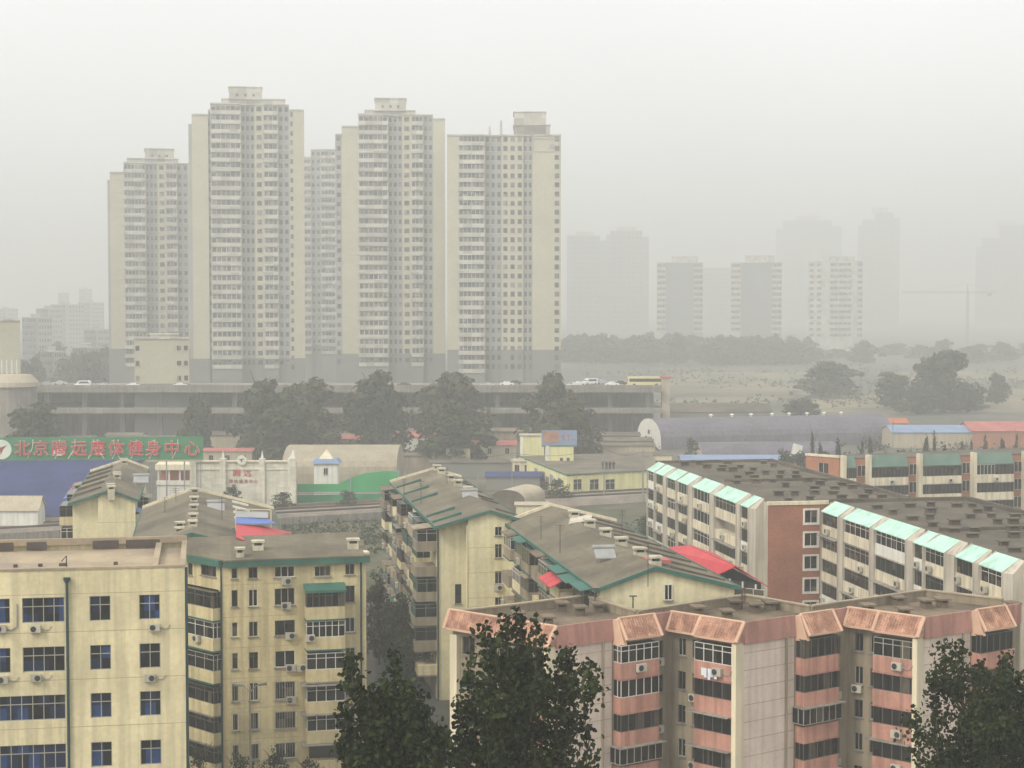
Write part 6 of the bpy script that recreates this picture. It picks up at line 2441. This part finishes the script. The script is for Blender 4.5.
scrub('undergrowth', 'dark scrub dotted over the dry field', [(664, 408), (1080, 408), (1150, 366), (560, 366)], 1500, .55, 2.4, 'scrub', 2)
scrub('undergrowth', 'weeds and bushes on the yards below the viaduct', [(-40, 470), (660, 462), (660, 424), (-40, 424)], 1700, .42, 3.4, 'leaf2', 5)
scrub('undergrowth', 'rough weeds along the railway grass', [(186, 560), (640, 545), (650, 500), (186, 514)], 3600, .2, 1.1, 'leaf2', 8)
scrub('undergrowth', 'weeds between the arched sheds and the mansard flats', [(690, 478), (1060, 478), (1060, 436), (690, 436)], 900, .36, 2.6, 'leaf2', 12)

# ---- tall poplars in front, only their tops in view
def poplar(label, px, ytop, wpx, s, seed, shoots, n_leaf, leaf=.125, ybot=800, group='poplar tops in front'):
    r = random.Random(seed)
    p = pt(px, 768, s)
    zt = EYE - (ytop - HZ) / s
    zb_ = EYE - (ybot - HZ) / s
    W = wpx / s / 2
    r_ = empty('poplar', (p.x, p.y, 0), label, 'tree', group)
    tb = MB()
    tb.tube([(p.x, p.y, -.3), (p.x + .1, p.y, zt * .5), (p.x, p.y + .2, zb_ + .2 * (zt - zb_)), (p.x + .2, p.y + .3, zb_ + .6 * (zt - zb_))], [.42, .3, .1, .02], 10)
    cb_ = MB()
    H = zt - zb_

    def leafat(P_, size):
        n = Vector((r.gauss(0, 1), r.gauss(0, 1), r.gauss(.35, .8))).normalized()
        a = n.orthogonal().normalized()
        a = (a * math.cos(r.random() * 6.283) + n.cross(a) * math.sin(r.random() * 6.283)).normalized()
        b_ = n.cross(a)
        s_ = size * r.uniform(.65, 1.25)
        fold = n * s_ * .25
        cb_.poly([P_ + a * s_, P_ + a * s_ * .35 + b_ * s_ * .72 + fold, P_ - a * s_ * .5 + b_ * s_ * .5 + fold, P_ - a * s_ * .85, P_ - a * s_ * .5 - b_ * s_ * .5 + fold, P_ + a * s_ * .35 - b_ * s_ * .72 + fold])
    segs = []
    for (dx, dtop, lean) in shoots:
        a = r.uniform(0, 6.283)
        dy = r.uniform(-.8, .8) * W * .6
        tx = p.x + dx * W
        topz = zt - dtop * H
        z0 = max(zb_ - 1.5, topz - r.uniform(.45, .9) * H)
        base = Vector((p.x + dx * W * .35, p.y + dy * .3, z0))
        tip = Vector((tx, p.y + dy, topz))
        mid = base.lerp(tip, .5) + Vector((dx * W * .22, dy * .1, -.1 * (topz - z0)))
        segs.append((base, mid, tip))
        tb.tube([base, mid, tip], [.06, .04, .012], 5)
        for j in range(7):                      # side twigs
            t_ = r.uniform(.2, .92)
            q0 = base.lerp(mid, t_ * 2) if t_ < .5 else mid.lerp(tip, t_ * 2 - 1)
            a = r.uniform(0, 6.283)
            l = (1 - t_ * .75) * W * r.uniform(.25, .5)
            q1 = q0 + Vector((math.cos(a) * l, math.sin(a) * l, l * r.uniform(.3, 1.0)))
            segs.append((q0, q0.lerp(q1, .5) + Vector((0, 0, -.04)), q1))
            tb.tube([q0, q1], [.025, .008], 4)
    tot = [((sg_[1] - sg_[0]).length + (sg_[2] - sg_[1]).length) for sg_ in segs]
    per = n_leaf / sum(tot)
    for sg_, L_ in zip(segs, tot):
        for j in range(int(per * L_)):
            t_ = r.random() ** .8
            q0 = sg_[0].lerp(sg_[1], t_ * 2) if t_ < .5 else sg_[1].lerp(sg_[2], t_ * 2 - 1)
            sp = .13 + .24 * (1 - t_)
            leafat(q0 + Vector((r.gauss(0, sp), r.gauss(0, sp), r.gauss(0, sp) * .8)), leaf)
    tb.build('trunk', M['bark'], r_)
    cb_.build('crown', M['leaf'], r_)
    return r_


sh = [(-.95, .42, 0), (-.8, .2, 0), (-.55, .06, 0), (-.4, .12, 0), (-.22, .02, 0), (-.05, .0, 0), (.08, .12, 0), (.2, .03, 0), (.35, .22, 0), (.52, .3, 0), (.68, .2, 0), (.8, .3, 0), (.95, .26, 0), (.9, .62, 0), (-.9, .7, 0),
      (.6, .6, 0), (-.6, .5, 0), (.3, .5, 0), (0, .4, 0), (-.3, .45, 0), (.75, .8, 0), (-.75, .85, 0), (.1, .7, 0), (-.45, .8, 0), (.45, .85, 0), (.2, .35, 0), (-.15, .25, 0), (-.65, .3, 0), (-.5, .65, 0), (-.1, .6, 0)]
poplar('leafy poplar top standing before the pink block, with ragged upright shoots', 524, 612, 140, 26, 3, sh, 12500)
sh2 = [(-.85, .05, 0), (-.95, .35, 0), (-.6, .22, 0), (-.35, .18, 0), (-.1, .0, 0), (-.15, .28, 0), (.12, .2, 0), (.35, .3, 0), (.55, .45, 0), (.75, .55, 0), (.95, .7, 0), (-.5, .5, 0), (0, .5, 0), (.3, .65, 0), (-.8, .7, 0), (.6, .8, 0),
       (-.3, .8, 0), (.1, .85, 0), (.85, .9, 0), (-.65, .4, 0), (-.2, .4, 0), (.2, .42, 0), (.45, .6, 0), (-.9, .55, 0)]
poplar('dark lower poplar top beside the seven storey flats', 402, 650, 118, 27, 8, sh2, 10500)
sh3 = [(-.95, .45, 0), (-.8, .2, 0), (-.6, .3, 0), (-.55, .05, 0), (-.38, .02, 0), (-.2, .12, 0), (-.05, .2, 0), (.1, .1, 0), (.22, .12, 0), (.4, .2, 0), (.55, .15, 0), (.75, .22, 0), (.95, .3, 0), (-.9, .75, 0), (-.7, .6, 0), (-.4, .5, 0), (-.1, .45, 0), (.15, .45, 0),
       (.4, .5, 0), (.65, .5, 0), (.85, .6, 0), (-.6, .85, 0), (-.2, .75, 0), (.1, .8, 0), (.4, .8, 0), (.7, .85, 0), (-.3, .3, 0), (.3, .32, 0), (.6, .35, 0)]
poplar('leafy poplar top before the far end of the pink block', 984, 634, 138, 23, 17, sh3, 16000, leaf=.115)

# ================================================================== haze: one closed box of even air
b = MB()
b.box(-1850, -300, -1.0, 3450, 6450, 215)
hz = b.build('haze', pmat('haze_skin', (1, 1, 1)))
hm = bpy.data.materials.new('haze_air')
hm.use_nodes = True
hn = hm.node_tree
hn.nodes.clear()
pv_ = hn.nodes.new('ShaderNodeVolumePrincipled')
pv_.inputs['Color'].default_value = (.805, .812, .795, 1)
pv_.inputs['Density'].default_value = .00086
pv_.inputs['Density Attribute'].default_value = ''
pv_.inputs['Anisotropy'].default_value = .2
ho = hn.nodes.new('ShaderNodeOutputMaterial')
hn.links.new(pv_.outputs[0], ho.inputs['Volume'])
hz.data.materials.clear()
hz.data.materials.append(hm)
tag(hz, 'even pale smog filling the air over the whole city', 'haze', kind='stuff')
